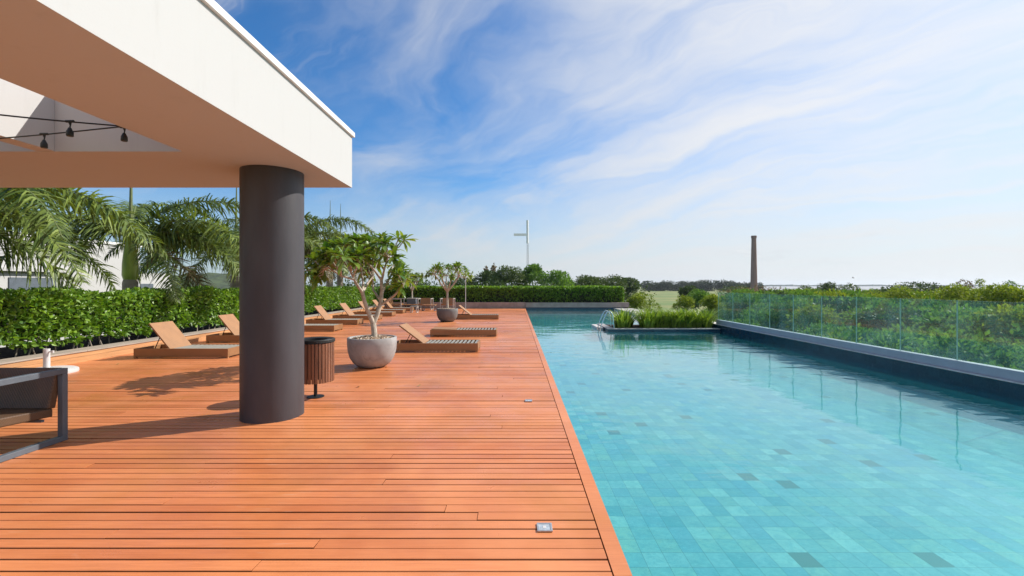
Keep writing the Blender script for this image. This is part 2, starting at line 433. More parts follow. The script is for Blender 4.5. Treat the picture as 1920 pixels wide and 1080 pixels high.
M_bark_dk = plain('brown_bark', (.13, .10, .075), .85, .3, 5., .3, 20.)
M_palmtrunk = plain('ringed_palm_trunk', (.34, .28, .21), .75, .2, 3., .2, 12., stretch=(.4, .4, 5))
M_crownshaft = plain('green_crownshaft', (.30, .40, .06), .35, .25, 3., stretch=(2, 2, .4))
M_rachis = plain('palm_rachis', (.12, .15, .045), .5, .15)
M_palm = leafmat('palm_leaflet', (.022, .058, .010), (.240, .310, .062), .42, .24, (1.2, 1.2, .45), .4)
M_palmdry = leafmat('dry_palm_leaflet', (.10, .075, .035), (.26, .21, .11), .5, .2, (1, .9, .7))
M_hedge = leafmat('glossy_hedge_leaf', (.055, .150, .014), (.270, .430, .045), .42, .32, (1.2, 1.25, .4))
M_hedgecore = plain('hedge_interior', (.018, .026, .010), .9, .5, 9.)  # near-black, so the shade behind the leaves is in the colour
M_frang = leafmat('frangipani_leaf', (.065, .165, .026), (.280, .380, .060), .40, .34, (1.3, 1.2, .35))
M_bush = leafmat('shrub_leaf', (.050, .135, .028), (.205, .350, .075), .6, .38, spec=.2)
M_bushy = leafmat('yellow_green_shrub_leaf', (.110, .190, .020), (.340, .400, .050), .55, .34, spec=.25)
M_bushd = leafmat('dark_shrub_leaf', (.026, .060, .018), (.095, .145, .042), .5, .25)
M_bushr = leafmat('rusty_shrub_leaf', (.110, .075, .028), (.25, .16, .05), .5, .25)
M_tree = leafmat('tree_leaf', (.030, .068, .015), (.130, .185, .040), .5, .22)
M_fartree = leafmat('far_tree_leaf', (.020, .042, .018), (.055, .082, .034), .6, .15)
M_grassy = leafmat('spiky_grass_blade', (.070, .160, .018), (.330, .450, .065), .38, .32)
M_gravel = plain('gravel', (.30, .21, .15), .85, .45, 30.)

# ------------------------------------------------------------------ deck
DECK_X0, DECK_X1, POOL_X1 = -8.5, .6, 6.88
DECK_Y0, DECK_Y1 = -3.0, 29.5
WATER_Z = -.06
def build_deck():
    mb = MB(); pitch = .1036; y = DECK_Y0; k = 0
    while y < DECK_Y1 - pitch:
        gap = random.choice((.007, .0085, .010, .0125)) + random.uniform(-.001, .001)
        xs = [DECK_X0 - .0]; x = DECK_X0 + random.uniform(.6, 9.)
        while x < .1:
            xs.append(x); x += random.uniform(5.5, 8.)
        xs.append(.500)
        for i in range(len(xs) - 1):
            x0 = xs[i] + .002; x1 = xs[i + 1] - .002
            dz = random.gauss(0, .0011); tl = random.gauss(0, .0011); tone = random.random()
            ya, yb = y + gap / 2 + random.uniform(-.0008, .0008), y + pitch - gap / 2 + random.uniform(-.0008, .0008)
            zt = [dz - tl, dz - tl, dz + tl, dz + tl]
            b = .003
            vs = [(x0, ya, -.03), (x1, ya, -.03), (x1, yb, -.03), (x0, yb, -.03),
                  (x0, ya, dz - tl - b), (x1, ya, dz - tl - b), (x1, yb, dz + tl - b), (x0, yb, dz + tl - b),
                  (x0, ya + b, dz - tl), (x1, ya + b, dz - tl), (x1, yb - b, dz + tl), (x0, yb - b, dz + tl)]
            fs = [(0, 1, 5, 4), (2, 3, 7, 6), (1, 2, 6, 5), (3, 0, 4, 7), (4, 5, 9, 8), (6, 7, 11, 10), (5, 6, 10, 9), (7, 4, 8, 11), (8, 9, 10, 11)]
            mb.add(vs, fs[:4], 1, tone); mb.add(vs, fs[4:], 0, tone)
        y += pitch; k += 1
    # edge boards along the pool
    y = DECK_Y0
    while y < DECK_Y1 - .1:
        L = random.uniform(2.2, 3.6); y1 = min(y + L, DECK_Y1)
        mb.box(.506, DECK_X1, y + .0015, y1 - .0015, -.10, .001 + random.uniform(-.001, .001), 0, random.random())
        y = y1
    o = mb.build('deck', [M_deck, plain('gap_shade_board_edge', (.075, .024, .010), .85, .4, 9., spec=.1)]); struct(o, 'reddish brown timber deck boards beside the pool', 'deck')  # board sides coloured dark: shade of the gaps is painted in
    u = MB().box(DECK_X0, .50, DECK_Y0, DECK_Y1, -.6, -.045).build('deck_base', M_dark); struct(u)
build_deck()

# ------------------------------------------------------------------ pool
POOL_D = -.33
def build_pool():
    mb = MB()
    mb.add([(DECK_X1 - .02, -6, POOL_D), (POOL_X1 + .02, -6, POOL_D), (POOL_X1 + .02, 29.5, POOL_D), (DECK_X1 - .02, 29.5, POOL_D)], [(0, 1, 2, 3)], 0)
    mb.add([(DECK_X1 - .012, -6, POOL_D), (DECK_X1 - .012, 29.5, POOL_D), (DECK_X1 - .012, 29.5, -.04), (DECK_X1 - .012, -6, -.04)], [(0, 1, 2, 3)], 1)
    o = mb.build('pool_floor', [M_floor, M_wallin]); struct(o, 'turquoise stone tiled pool floor', 'pool floor')
    w = MB().add([(DECK_X1 - .01, -6, WATER_Z), (POOL_X1, -6, WATER_Z), (POOL_X1, 29.4, WATER_Z), (DECK_X1 - .01, 29.4, WATER_Z)], [(0, 1, 2, 3)]).build('pool_water', M_water)
    struct(w, 'calm turquoise swimming pool water', 'water')
    # right wall: navy tile below a thin pale lip, continuous with the tank
    t = thing('pool_wall', 'long navy tiled pool wall with pale lip under the glass fence', 'wall', (POOL_X1, 5, 0))
    def part(mb, n, m, **k):
        o = mb.build(n, m, **k); o.parent = t; o.matrix_parent_inverse = Matrix.Translation((-POOL_X1, -5, 0)); return o
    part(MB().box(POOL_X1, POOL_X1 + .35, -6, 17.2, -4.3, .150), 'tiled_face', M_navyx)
    part(MB().box(POOL_X1 - .02, POOL_X1 + .35, -6, 17.2, .152, .170), 'coping', M_lip, bevel=.003)
    # back wall
    t2 = thing('pool_wall', 'navy and brown end wall of the pool in front of the shaded hedge', 'wall', (3.7, 29.5, 0))
    def part2(mb, n, m, **k):
        o = mb.build(n, m, **k); o.parent = t2; o.matrix_parent_inverse = Matrix.Translation((-3.7, -29.5, 0)); return o
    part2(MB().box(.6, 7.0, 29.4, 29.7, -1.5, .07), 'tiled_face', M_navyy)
    part2(MB().box(.6, 7.3, 29.43, 29.75, .072, .38), 'stone_curb', M_pinkcurb)
    # side wall of the rear basin
    t3 = MB().box(6.3, 6.7, 17.2, 29.4, -4.3, .02).build('pool_wall', M_pale); tag(t3, 'low pale wall along the rear basin behind the grass box', 'wall')
build_pool()

def build_glass_fence():
    t = thing('glass_fence', 'frameless green tinted glass fence along the pool wall', 'fence', (POOL_X1 + .1, 5, .17))
    inv = Matrix.Translation((-(POOL_X1 + .1), -5, -.17))
    o = MB().box(POOL_X1 + .035, POOL_X1 + .165, -6, 15.75, .171, .315).build('base_rail', M_alu, bevel=.006); o.parent = t; o.matrix_parent_inverse = inv
    step = 1.0655; y1 = 15.72; k = 0
    while y1 > -5.5:
        y0 = y1 - step + .012
        x0, x1, z0, z1 = POOL_X1 + .092, POOL_X1 + .108, .30, 1.262
        mb = MB()
        vs = [(x0, y0, z0), (x1, y0, z0), (x1, y1, z0), (x0, y1, z0), (x0, y0, z1), (x1, y0, z1), (x1, y1, z1), (x0, y1, z1)]
        mb.add(vs, [(0, 3, 7, 4), (1, 2, 6, 5)], 0); mb.add(vs, [(0, 1, 5, 4), (2, 3, 7, 6)], 1); mb.add(vs, [(4, 5, 6, 7)], 2)
        o = mb.build('glass_panel', [M_glass, M_glassedge, M_glasstop]); o.parent = t; o.matrix_parent_inverse = inv
        y1 -= step; k += 1
build_glass_fence()

# planting box in the pool
BX0, BX1, BY0, BY1 = 3.09, 6.86, 15.3, 17.3
def build_box():
    t = thing('planting_box', 'low navy tiled planting box with pale coping standing in the pool', 'planter', (5, 16, 0))
    inv = Matrix.Translation((-5, -16, 0))
    def part(o): o.parent = t; o.matrix_parent_inverse = inv
    mb = MB().box(BX0, BX1, BY0, BY0 + .2, -.79, .018).box(BX0, BX0 + .2, BY0 + .2, BY1, -.79, .018).box(BX0 + .2, BX1, BY1 - .2, BY1, -.79, .018)
    part(mb.build('tiled_face', M_navyy))
    mb = MB().box(BX0 - .02, BX1, BY0 - .02, BY0 + .22, .019, .045).box(BX0 - .02, BX0 + .22, BY0 + .223, BY1, .019, .045)
    part(mb.build('coping', M_pale, bevel=.004))
    part(MB().box(BX0 + .2, BX1, BY0 + .2, BY1 - .2, -.5, .012).build('soil', M_soil))
build_box()

# ------------------------------------------------------------------ pergola
RX1, RX0, RY1, RY0, RZ0, RZ1 = -2.195, -13.0, 6.08, -4.0, 2.805, 3.53
def build_pergola():
    t = thing('pergola', 'white concrete pergola roof on a round charcoal column', 'pergola', (-2.81, 5.25, 0))
    inv = Matrix.Translation((2.81, -5.25, 0))
    def part(o): o.parent = t; o.matrix_parent_inverse = inv; return o
    ix, iy = -3.255, 4.435
    mb = MB()
    mb.box(RX0, RX1, iy, RY1, RZ0, RZ1 - .05)                 # beam across the far side
    mb.box(ix, RX1, RY0, iy - .0, RZ0, RZ1 - .05)             # beam along the pool
    # remove the doubled faces by building an L outline instead
    mb = MB()
    L = [(RX1, RY0), (RX1, RY1), (RX0, RY1), (RX0, iy), (ix, iy), (ix, RY0)]
    vs = [(x, y, RZ0) for x, y in L] + [(x, y, RZ1 - .05) for x, y in L]
    fs = [(0, 5, 4, 1), (4, 3, 2, 1), (6, 7, 10, 11), (7, 8, 9, 10)] + [(i, (i + 1) % 6, 6 + (i + 1) % 6, 6 + i) for i in range(6)]
    mb.add(vs, fs)
    part(mb.build('roof_beam', M_white))
    for x in (-4.68, -6.10, -7.55):
        part(MB().box(x, x + .18, RY0, iy - .002, RZ0 + .003, RZ1 - .06).build('cross_beam', M_white))
    mb = MB()
    o_, i_ = .035, .0
    mb.box(RX1 - .30, RX1 + .03, RY0, RY1 + .03, RZ1 - .048, RZ1 + .015)
    mb.box(RX0, RX1 - .302, RY1 - .30, RY1 + .03, RZ1 - .048, RZ1 + .015)
    part(mb.build('roof_flashing', M_flash, bevel=.004))
    r = .33
    part(MB().lathe([(r, 0), (r, RZ0 - .001)], 96, (-2.81, 5.25, 0)).build('column', M_column, smooth=True))
build_pergola()

def build_string_lights():
    a = Vector((-3.262, 3.79, RZ0 + .02))
    ends = [(px(0, 208, 3.36) - a, 2.4, [.36], 'upper'), (px(0, 253, 3.90) - a, 2.4, [.50], 'lower')]
    t = thing('string_light', 'black festoon cable strung under the pergola opening with hanging lamp sockets', 'string light', a)
    for d, k, socks, nm in ends:
        n = 16; pts = [d * k * i / n + Vector((0, 0, -.10 * math.sin(math.pi * min(1, i / n)) * .3)) for i in range(n + 1)]
        MB().tube(pts, .006, 6).build('cable', M_black, t)
    def socket(p, drop=.085):
        p = Vector(p)
        mb = MB().tube([p + Vector((-.03, 0, .004)), p + Vector((.03, 0, .004))], .011, 8)
        mb.tube([p + Vector((0, 0, .0)), p + Vector((.004, 0, -.03)), p + Vector((0, 0, -.045))], [.012, .005, .005], 8)
        mb.lathe([(0, 0), (.010, -.004), (.017, -.022), (.023, -.034), (.024, -.066), (.020, -.072), (0, -.072)], 14, tuple(p + Vector((0, 0, -.043))))
        mb.build('lamp_socket', M_black, t, smooth=True)
    socket((.0, -.005, -.012))
    d1, d2 = ends[0][0], ends[1][0]
    socket(d1 * .47 + Vector((0, 0, -.018))); socket(d2 * .64 + Vector((0, 0, -.022)))
    socket(d1 * 1.25 + Vector((0, 0, -.025))); socket(d2 * 1.5 + Vector((0, 0, -.025)))
build_string_lights()

# ------------------------------------------------------------------ curbs and hedges
def build_curbs():
    t = thing('timber_curb', 'long timber bench curb with grey cap along the sunlit hedge', 'curb', (-8.7, 13, 0))
    inv = Matrix.Translation((8.7, -13, 0))
    def part(o): o.parent = t; o.matrix_parent_inverse = inv; return o
    mb = MB(); y = DECK_Y0
    while y < 29.6:
        y1 = min(y + 2.8, 29.6)
        mb.box(-8.54, -8.50, y + .001, y1 - .001, -.02, .105, 0, random.random()); mb.box(-8.54, -8.50, y + .001, y1 - .001, .109, .192, 0, random.random()); y = y1
    part(mb.build('riser', M_curbwood, bevel=.002))
    mb = MB(); y = DECK_Y0
    while y < 29.6:
        y1 = min(y + 2.4, 29.6)
        for k in range(3): mb.box(-8.48 - .145 * (k + 1) + .004, -8.48 - .145 * k, y + .002, y1 - .002, .195, .222 + random.uniform(-.001, .001))
        y = y1
    part(mb.build('cap', M_capwood, bevel=.002))
    part(MB().box(-8.93, -8.56, DECK_Y0, 29.6, -.6, .193).build('backing', M_dark))
    t2 = MB().box(-8.5, .598, 29.5, 29.75, -.3, .40).build('timber_curb', M_pinkcurb, bevel=.004)
    tag(t2, 'brown end curb of the deck below the dark shaded hedge', 'curb')
build_curbs()

def fbm2(u, v, seed=0):
    r = np.random.default_rng(seed); s = np.zeros_like(u)
    for k in range(9):
        a = r.uniform(0, 6.28); f = r.uniform(.8, 5.) ; s += np.sin((u * math.cos(a) + v * math.sin(a)) * f + r.uniform(0, 6.28)) / f ** .6
    return s / 5

def hedge_leaves(n, face, sizes, bulge=.10):
    """face(u,v)->(pos,outnormal) arrays; leaves lie on a bumpy clipped face"""
    u = RNG.random(n); v = RNG.random(n)
    P, N = face(u, v)
    b = fbm2(P[:, 0] * 1.5 + P[:, 1] * 1.5, P[:, 2] * 2.5, 3)
    P = P + N * (b * bulge - RNG.random(n) ** 1.3 * .26)[:, None]
    D = unit(N * .50 + np.array([0, 0, .25]) + rand_dirs(n) * 1.0)
    L = RNG.uniform(sizes[0], sizes[1], n); tone = np.clip(RNG.normal(.45, .27, n), 0, 1)
    return leaf_cards(P, D, L, L * .60, tone, .18, .12)

def merge(parts):
    V = []; Fc = []; T = []; k = 0
    for v, f, t in parts: V.append(v); Fc.append(f + k); T.append(t); k += len(v)
    return np.concatenate(V), np.concatenate(Fc), np.concatenate(T)

def build_hedges():
    # left hedge, facing +X
    xf, xb, zt = -9.22, -10.4, 1.36
    t = thing('hedge', 'long clipped glossy green hedge in sun along the left side of the deck', 'hedge', (-9.8, 15, 0))
    inv = Matrix.Translation((9.8, -15, 0))
    def part(o): o.parent = t; o.matrix_parent_inverse = inv; return o
    Y0, Y1 = 3.0, 30.4
    def front(u, v):
        y = Y0 + (Y1 - Y0) * u ** 1.25
        zb = .34 + .10 * fbm2(y * 1.6, y * 0, 5) + .05 * np.sin(y * 7)
        z = zb + (zt - zb) * v
        N = np.tile([1., 0, 0], (len(u), 1)); N[:, 2] = np.clip((v - .85) * 4, 0, 1)
        return np.stack([np.full_like(y, xf) - .10 * np.clip((v - .88) / .12, 0, 1) ** 2, y, z], 1), unit(N)
    def top(u, v):
        y = Y0 + (Y1 - Y0) * u ** 1.15
        return np.stack([xf - (xf - xb) * v, y, np.full_like(y, zt)], 1), np.tile([0., 0, 1], (len(u), 1))
    V, Fc, T = merge([hedge_leaves(25000, front, (.085, .145)), hedge_leaves(14000, top, (.08, .14), .10)])
    part(np_mesh('foliage', V, Fc, M_hedge, T))
    part(MB().box(xb + .1, xf - .17, Y0, Y1, .45, zt - .16).build('foliage_core', M_hedgecore))  # solid dark box added inside the leaves to block light
    y = 5.5
    while y < 21:
        p = Vector((-9.42 + random.uniform(-.25, .08), y, .0))
        part(MB().tube([p, p + Vector((random.uniform(-.08, .1), random.uniform(-.15, .15), .32)), p + Vector((random.uniform(-.1, .15), random.uniform(-.25, .25), .62))], [.014, .011, .008], 6).build('stem', M_bark))
        y += random.uniform(.12, .32)
    # far hedge, facing the camera
    t = thing('hedge', 'dark shaded hedge with bright clipped top across the far end of pool', 'hedge', (-1, 30.4, 0))
    inv = Matrix.Translation((1, -30.4, 0))
    X0, X1, yf, yb, zt2, zb2 = -9.1, 7.05, 30.0, 31.2, 1.375, .34
    def front2(u, v):
        x = X0 + (X1 - X0) * u; N = np.tile([0., -1., 0], (len(u), 1)); N[:, 2] = np.clip((v - .85) * 4, 0, 1)
        return np.stack([x, yf + .10 * np.clip((v - .88) / .12, 0, 1) ** 2, zb2 + (zt2 - zb2) * v ** .62], 1), unit(N)
    def top2(u, v):
        return np.stack([X0 + (X1 - X0) * u, yf + (yb - yf) * v, np.full_like(u, zt2)], 1), np.tile([0., 0, 1], (len(u), 1))
    def end2(u, v):
        return np.stack([np.full_like(u, X1), yf + (yb - yf) * u, zb2 + (zt2 - zb2) * v], 1), np.tile([1., 0, 0], (len(u), 1))
    V, Fc, T = merge([hedge_leaves(7500, front2, (.11, .17)), hedge_leaves(12000, top2, (.12, .19), .07), hedge_leaves(1500, end2, (.11, .17))])
    part(np_mesh('foliage', V, Fc, M_hedge, T))
    part(MB().box(X0, X1 - .15, yf + .16, yb - .1, .3, zt2 - .16).build('foliage_core', M_hedgecore))  # same added light-blocking box for the far hedge
    # planting beds
    struct(MB().box(-11.6, -8.935, DECK_Y0, 31.6, -1.0, .10).build('planting_bed', M_soil))
    struct(MB().box(-8.93, 7.3, 29.76, 31.6, -1.0, .30).build('planting_bed', M_soil))
build_hedges()

# ------------------------------------------------------------------ sun loungers
def make_lounger(name, label, angle=52, flat=False):
    """origin at middle of the near long side, head towards -X; 1.94 long, .72 wide"""
    t = thing(name, label, 'sun lounger', group='sun loungers on the deck')
    L, Wd = 1.94, .72; z0, z1 = .035, .20
    mb = MB()
    mb.box(-L / 2, L / 2, 0, .035, z0, z1); mb.box(-L / 2, L / 2, Wd - .035, Wd, z0, z1)
    mb.box(L / 2 - .035, L / 2, .0352, Wd - .0352, z0, z1); mb.box(-L / 2, -L / 2 + .035, .0352, Wd - .0352, z0, z1)
    mb.build('frame', M_wicker, t, bevel=.004)
    hx = -L / 2 + .70
    mb = MB(); x = hx + .05
    while x < L / 2 - .07:
        mb.box(x, x + .045, .036, Wd - .036, z1 - .030, z1 - .006); x += .092
    mb.build('bed_slats', M_slat, t, bevel=.002)
    a = R(angle); bl = .67
    M = Matrix.Translation((hx, 0, z1 - .012)) @ Matrix.Rotation(a, 4, 'Y')
    mb = MB().box(-bl, .02, .045, Wd - .045, -.016, .016, M=M)
    mb.build('backrest', M_wicker, t, bevel=.006)
    top = M @ Vector((-bl * .55, 0, -.016))
    if not flat:
        mb = MB()
        for yy in (.14, Wd - .14): mb.tube([(top.x, yy, top.z), (top.x - .16, yy, z0 + .06)], .009, 6)
        mb.tube([(top.x - .16, .04, z0 + .06), (top.x - .16, Wd - .04, z0 + .06)], .009, 6)
        mb.build('prop', M_black, t)
    for sx in (-1, 1):
        for yy in (.0, Wd - .05):
            xx = sx * (L / 2 - .03) - .025
            MB().box(xx, xx + .05, yy + .002, yy + .048, .001, z0 - .0005).build('leg', M_wicker, t)
    return t
LG = [(-6.89, 9.34, 51, 'nearest brown lounger at the hedge, whole frame in view left of the column'),
      (-7.10, 11.85, 50, 'brown lounger half hidden behind the charcoal column, only its raised backrest showing'),
      (-6.87, 14.75, 50, 'brown lounger whose foot end emerges right of the column beside the slatted bin'),
      (-6.98, 17.2, 48, 'brown lounger behind the potted frangipani, second row foot right of the column'),
      (-6.96, 19.6, 48, 'brown lounger seen between the two limbs of the big frangipani'),
      (-6.98, 22.0, 48, 'brown lounger with its foot just right of the big frangipani trunk'),
      (-7.0, 24.2, 48, 'brown lounger next to last of the hedge row towards the far end'),
      (-7.0, 26.2, 46, 'farthest lounger of the hedge row, close to the sunlit armchair')]
for i, (x, y, a, lab) in enumerate(LG):
    o = make_lounger('sun_lounger', lab, a) if i == 0 else copy_tree(first_lounger)
    if i == 0: first_lounger = o
    o.location = (x, y, 0); o['label'] = lab; o.rotation_euler.z = R([.0, 1.2, -.8, .9, -1.4, .6, -.5, 1.5][i])
for x, y, a, lab, fl in [(-1.83, 10.2, 37, 'brown lounger with raised backrest just right of the concrete bowl planter', False),
                         (-1.55, 13.3, 2, 'brown lounger folded flat near the pool edge', True),
                         (-1.75, 20.0, 38, 'distant pool side lounger with raised backrest beside the second potted frangipani', False)]:
    o = make_lounger('sun_lounger', lab, a, fl); o.location = (x, y, 0)

# ------------------------------------------------------------------ armchairs, tables
def make_armchair(label, frame_mat, weave):
    t = thing('armchair', label, 'armchair', group='square framed lounge armchairs')
    w, d, h, s = .39, .40, .70, .052
    for sx in (-1, 1):
        x0 = sx * w - s / 2; x1 = x0 + s
        mb = MB().box(x0, x1, -d, d, h - s, h).box(x0, x1, -d, d, .001, s).box(x0, x1, d - s, d, s + .0005, h - s - .0005).box(x0, x1, -d, -d + s, s + .0005, h - s - .0005)
        mb.build('arm_frame', frame_mat, t, bevel=.004)
    xi = w - s / 2 - .003
    vs = []
    prof = [(-d + .02, .34), (d - .12, .27), (d - .02, .27), (d + .03, .71), (d - .03, .715), (d - .13, .38), (d - .16, .36), (-d + .02, .43)]
    k = len(prof)
    vs = [(-xi, y, z) for y, z in prof] + [(xi, y, z) for y, z in prof]
    # seat shell
    seat = [0, 1, 6, 7]
    mb = MB()
    sv = [(-xi, -d + .02, .30), (xi, -d + .02, .30), (xi, d - .09, .25), (-xi, d - .09, .25), (-xi, -d + .02, .38), (xi, -d + .02, .38), (xi, d - .09, .33), (-xi, d - .09, .33)]
    mb.add(sv, [(3, 2, 1, 0), (4, 5, 6, 7), (0, 1, 5, 4), (1, 2, 6, 5), (2, 3, 7, 6), (3, 0, 4, 7)])
    mb.build('seat', weave, t, bevel=.01)
    bv = [(-xi, d - .14, .335), (xi, d - .14, .335), (xi, d - .065, .325), (-xi, d - .065, .325), (-xi, d - .055, .705), (xi, d - .055, .705), (xi, d + .01, .70), (-xi, d + .01, .70)]
    MB().add(bv, [(3, 2, 1, 0), (4, 5, 6, 7), (0, 1, 5, 4), (1, 2, 6, 5), (2, 3, 7, 6), (3, 0, 4, 7)]).build('backrest', weave, t, bevel=.01)
    MB().box(-xi, xi, -d + .10, -d + .13, .255, .298).build('crossbar', frame_mat, t)
    MB().box(-xi, xi, d - .20, d - .17, .225, .2465).build('crossbar', frame_mat, t)
    return t
ch = make_armchair('slate framed dark woven armchair cut by the left edge of the picture', M_greymetal, M_wicker_dk)
ch.location = (-4.77, 4.02, 0)
far_chairs = [(-5.62, 28.2, 0, 'far armchair with dark back and pale frame, middle one before the dark hedge'),
              (-4.25, 28.2, 0, 'far armchair with dark back directly behind the second potted frangipani'),
              (-7.35, 27.9, R(90), 'far armchair turned sideways with sunlit orange woven back at the hedge corner')]
fc = None
for x, y, rz, lab in far_chairs:
    if fc is None: fc = make_armchair(lab, M_palemetal, M_wicker); o = fc
    else: o = copy_tree(fc)
    o.location = (x, y, 0); o.rotation_euler.z = rz; o['label'] = lab

def make_table(label, w, d, h, top, frame, cat='low table'):
    t = thing('low_table', label, cat, group='low tables by the far armchairs')
    mb = MB(); n = 6
    for k in range(n): mb.box(-w / 2, w / 2, -d / 2 + d * k / n + .004, -d / 2 + d * (k + 1) / n - .004, h - .04, h)
    mb.build('table_top', top, t)
    s = .04
    for sx in (-1, 1):
        x = sx * (w / 2 - s)
        MB().box(x - s / 2, x + s / 2, -d / 2, d / 2, h - .09, h - .042).box(x - s / 2, x + s / 2, -d / 2, d / 2, 0.001, .04).box(x - s / 2, x + s / 2, -d / 2, -d / 2 + s, .0405, h - .0905).box(x - s / 2, x + s / 2, d / 2 - s, d / 2, .0405, h - .0905).build('leg_frame', frame, t)
    return t
make_table('low woven footstool in front of the middle far armchair', .78, .6, .36, M_wicker, M_greymetal, 'footstool').location = (-5.15, 26.9, 0)
make_table('low woven footstool in front of the sideways far armchair', .9, .6, .34, M_wicker, M_greymetal, 'footstool').location = (-6.45, 27.9, 0)
make_table('small pale framed side table at the foot of the last hedge lounger', .4, .45, .36, M_slat, M_palemetal, 'side table').location = (-5.62, 25.1, 0)

# ------------------------------------------------------------------ slatted bin
def build_bin():
    t = thing('litter_bin', 'round timber slatted litter bin half hidden behind the column', 'bin', (-2.70, 6.12, 0))
    r = .225; n = 34
    mb = MB()
    for k in range(n):
        a = 2 * math.pi * k / n
        M = Matrix.Rotation(a, 4, 'Z') @ Matrix.Translation((r, 0, 0))
        mb.box(-.010, .010, -.0165, .0165, .215, .735, 0, random.random(), M=M)
    mb.build('slats', M_slatwood, t, bevel=.002)
    MB().lathe([(r - .075, .775), (r + .012, .785), (r + .022, .775), (r + .022, .745), (r - .075, .735), (r - .075, .775)], 64).build('rim', M_black, t, smooth=True)
    MB().lathe([(0, .26), (r - .05, .26), (r - .045, .734), (r - .06, .734), (r - .062, .275), (0, .275)], 48).build('liner', M_greymetal, t, smooth=True)
    MB().lathe([(r - .02, .30), (r - .012, .30), (r - .012, .33), (r - .02, .33), (r - .02, .30)], 48).build('hoop', M_black, t, smooth=True)
    MB().lathe([(0, .001), (.11, .001), (.11, .010), (.022, .012), (.022, .259), (0, .259)], 32).build('pedestal', M_black, t, smooth=True)
build_bin()

# ------------------------------------------------------------------ planters and frangipanis
def make_planter(label, loc, mat, rad=.44, h=.545, group='round concrete bowl planters'):
    t = thing('bowl_planter', label, 'planter', loc, group=group)
    k = rad / .44
    prof = [(0, .001), (.20 * k, .001), (.262 * k, .022), (.335 * k, .085), (.395 * k, .18), (.428 * k, .30), (.44 * k, .42), (.44 * k, h - .01), (.432 * k, h), (.40 * k, h), (.392 * k, h - .01), (.385 * k, h - .06), (0, h - .07)]
    MB().lathe(prof, 72).build('bowl', mat, t, smooth=True)
    n = 900; rr = np.sqrt(RNG.random(n)) * .385 * k; aa = RNG.random(n) * 6.283
    P = np.stack([rr * np.cos(aa), rr * np.sin(aa), h - .05 + .05 * (1 - (rr / (.4 * k)) ** 2) + RNG.random(n) * .02], 1)
    oct_ = np.array([[1, 0, 0], [-1, 0, 0], [0, 1, 0], [0, -1, 0], [0, 0, .7], [0, 0, -.7]])
    fo = np.array([[0, 2, 4], [2, 1, 4], [1, 3, 4], [3, 0, 4], [2, 0, 5], [1, 2, 5], [3, 1, 5], [0, 3, 5]])
    V = (P[:, None] + (oct_[None] * RNG.uniform(.012, .026, (n, 1, 1)) * RNG.uniform(.6, 1.3, (n, 1, 3)))).reshape(-1, 3)
    Fc = (fo[None] + np.arange(n)[:, None, None] * 6).reshape(-1, 3)
    g = np_mesh('gravel', V, Fc, M_pebble, np.repeat(RNG.random(n), 6), t); g['kind'] = 'stuff'
    return t
def pebble_material():
    m, t, b, o = mk('mixed_pebbles')
    a = t.new('ShaderNodeAttribute', attribute_name='tone').outputs['Fac']
    r = t.new('ShaderNodeValToRGB'); t.l.new(a, r.inputs[0])
    r.color_ramp.elements[0].color = (.16, .09, .05, 1); r.color_ramp.elements[1].color = (.62, .52, .42, 1)
    e = r.color_ramp.elements.new(.5); e.color = (.36, .24, .15, 1)
    t.l.new(r.outputs[0], b.inputs['Base Color']); b.inputs['Roughness'].default_value = .8
    return m
M_pebble = pebble_material()

def long_leaf(base, d, L, Wd, droop, tone, V, Fc, T):
    """one strap leaf: tapered, arched, folded along the midrib"""
    d = d.normalized(); s = d.cross(Vector((0, 0, 1)))
    if s.length < .05: s = Vector((1, 0, 0))
    s.normalize(); s = (s + Vector((0, 0, random.uniform(-.35, .35)))).normalized()
    nrm = s.cross(d)
    st = [(0, .10), (.28, .62), (.58, 1.0), (.82, .72), (1, .0)]
    k = len(V)
    for f, w in st:
        c = base + d * (L * f) + Vector((0, 0, -droop * L * f * f))
        if w < .01: V.append(c)
        else:
            V.append(c - s * w * Wd / 2 + nrm * w * Wd * .16); V.append(c); V.append(c + s * w * Wd / 2 + nrm * w * Wd * .16)
    for i in range(3):
        a = k + i * 3; b = a + 3
        Fc += [(a, a + 1, b + 1), (a, b + 1, b), (a + 1, a + 2, b + 2), (a + 1, b + 2, b + 1)]
    a = k + 9; tip = k + 12
    Fc += [(a, a + 1, tip), (a + 1, a + 2, tip)]
    T += [tone] * 13

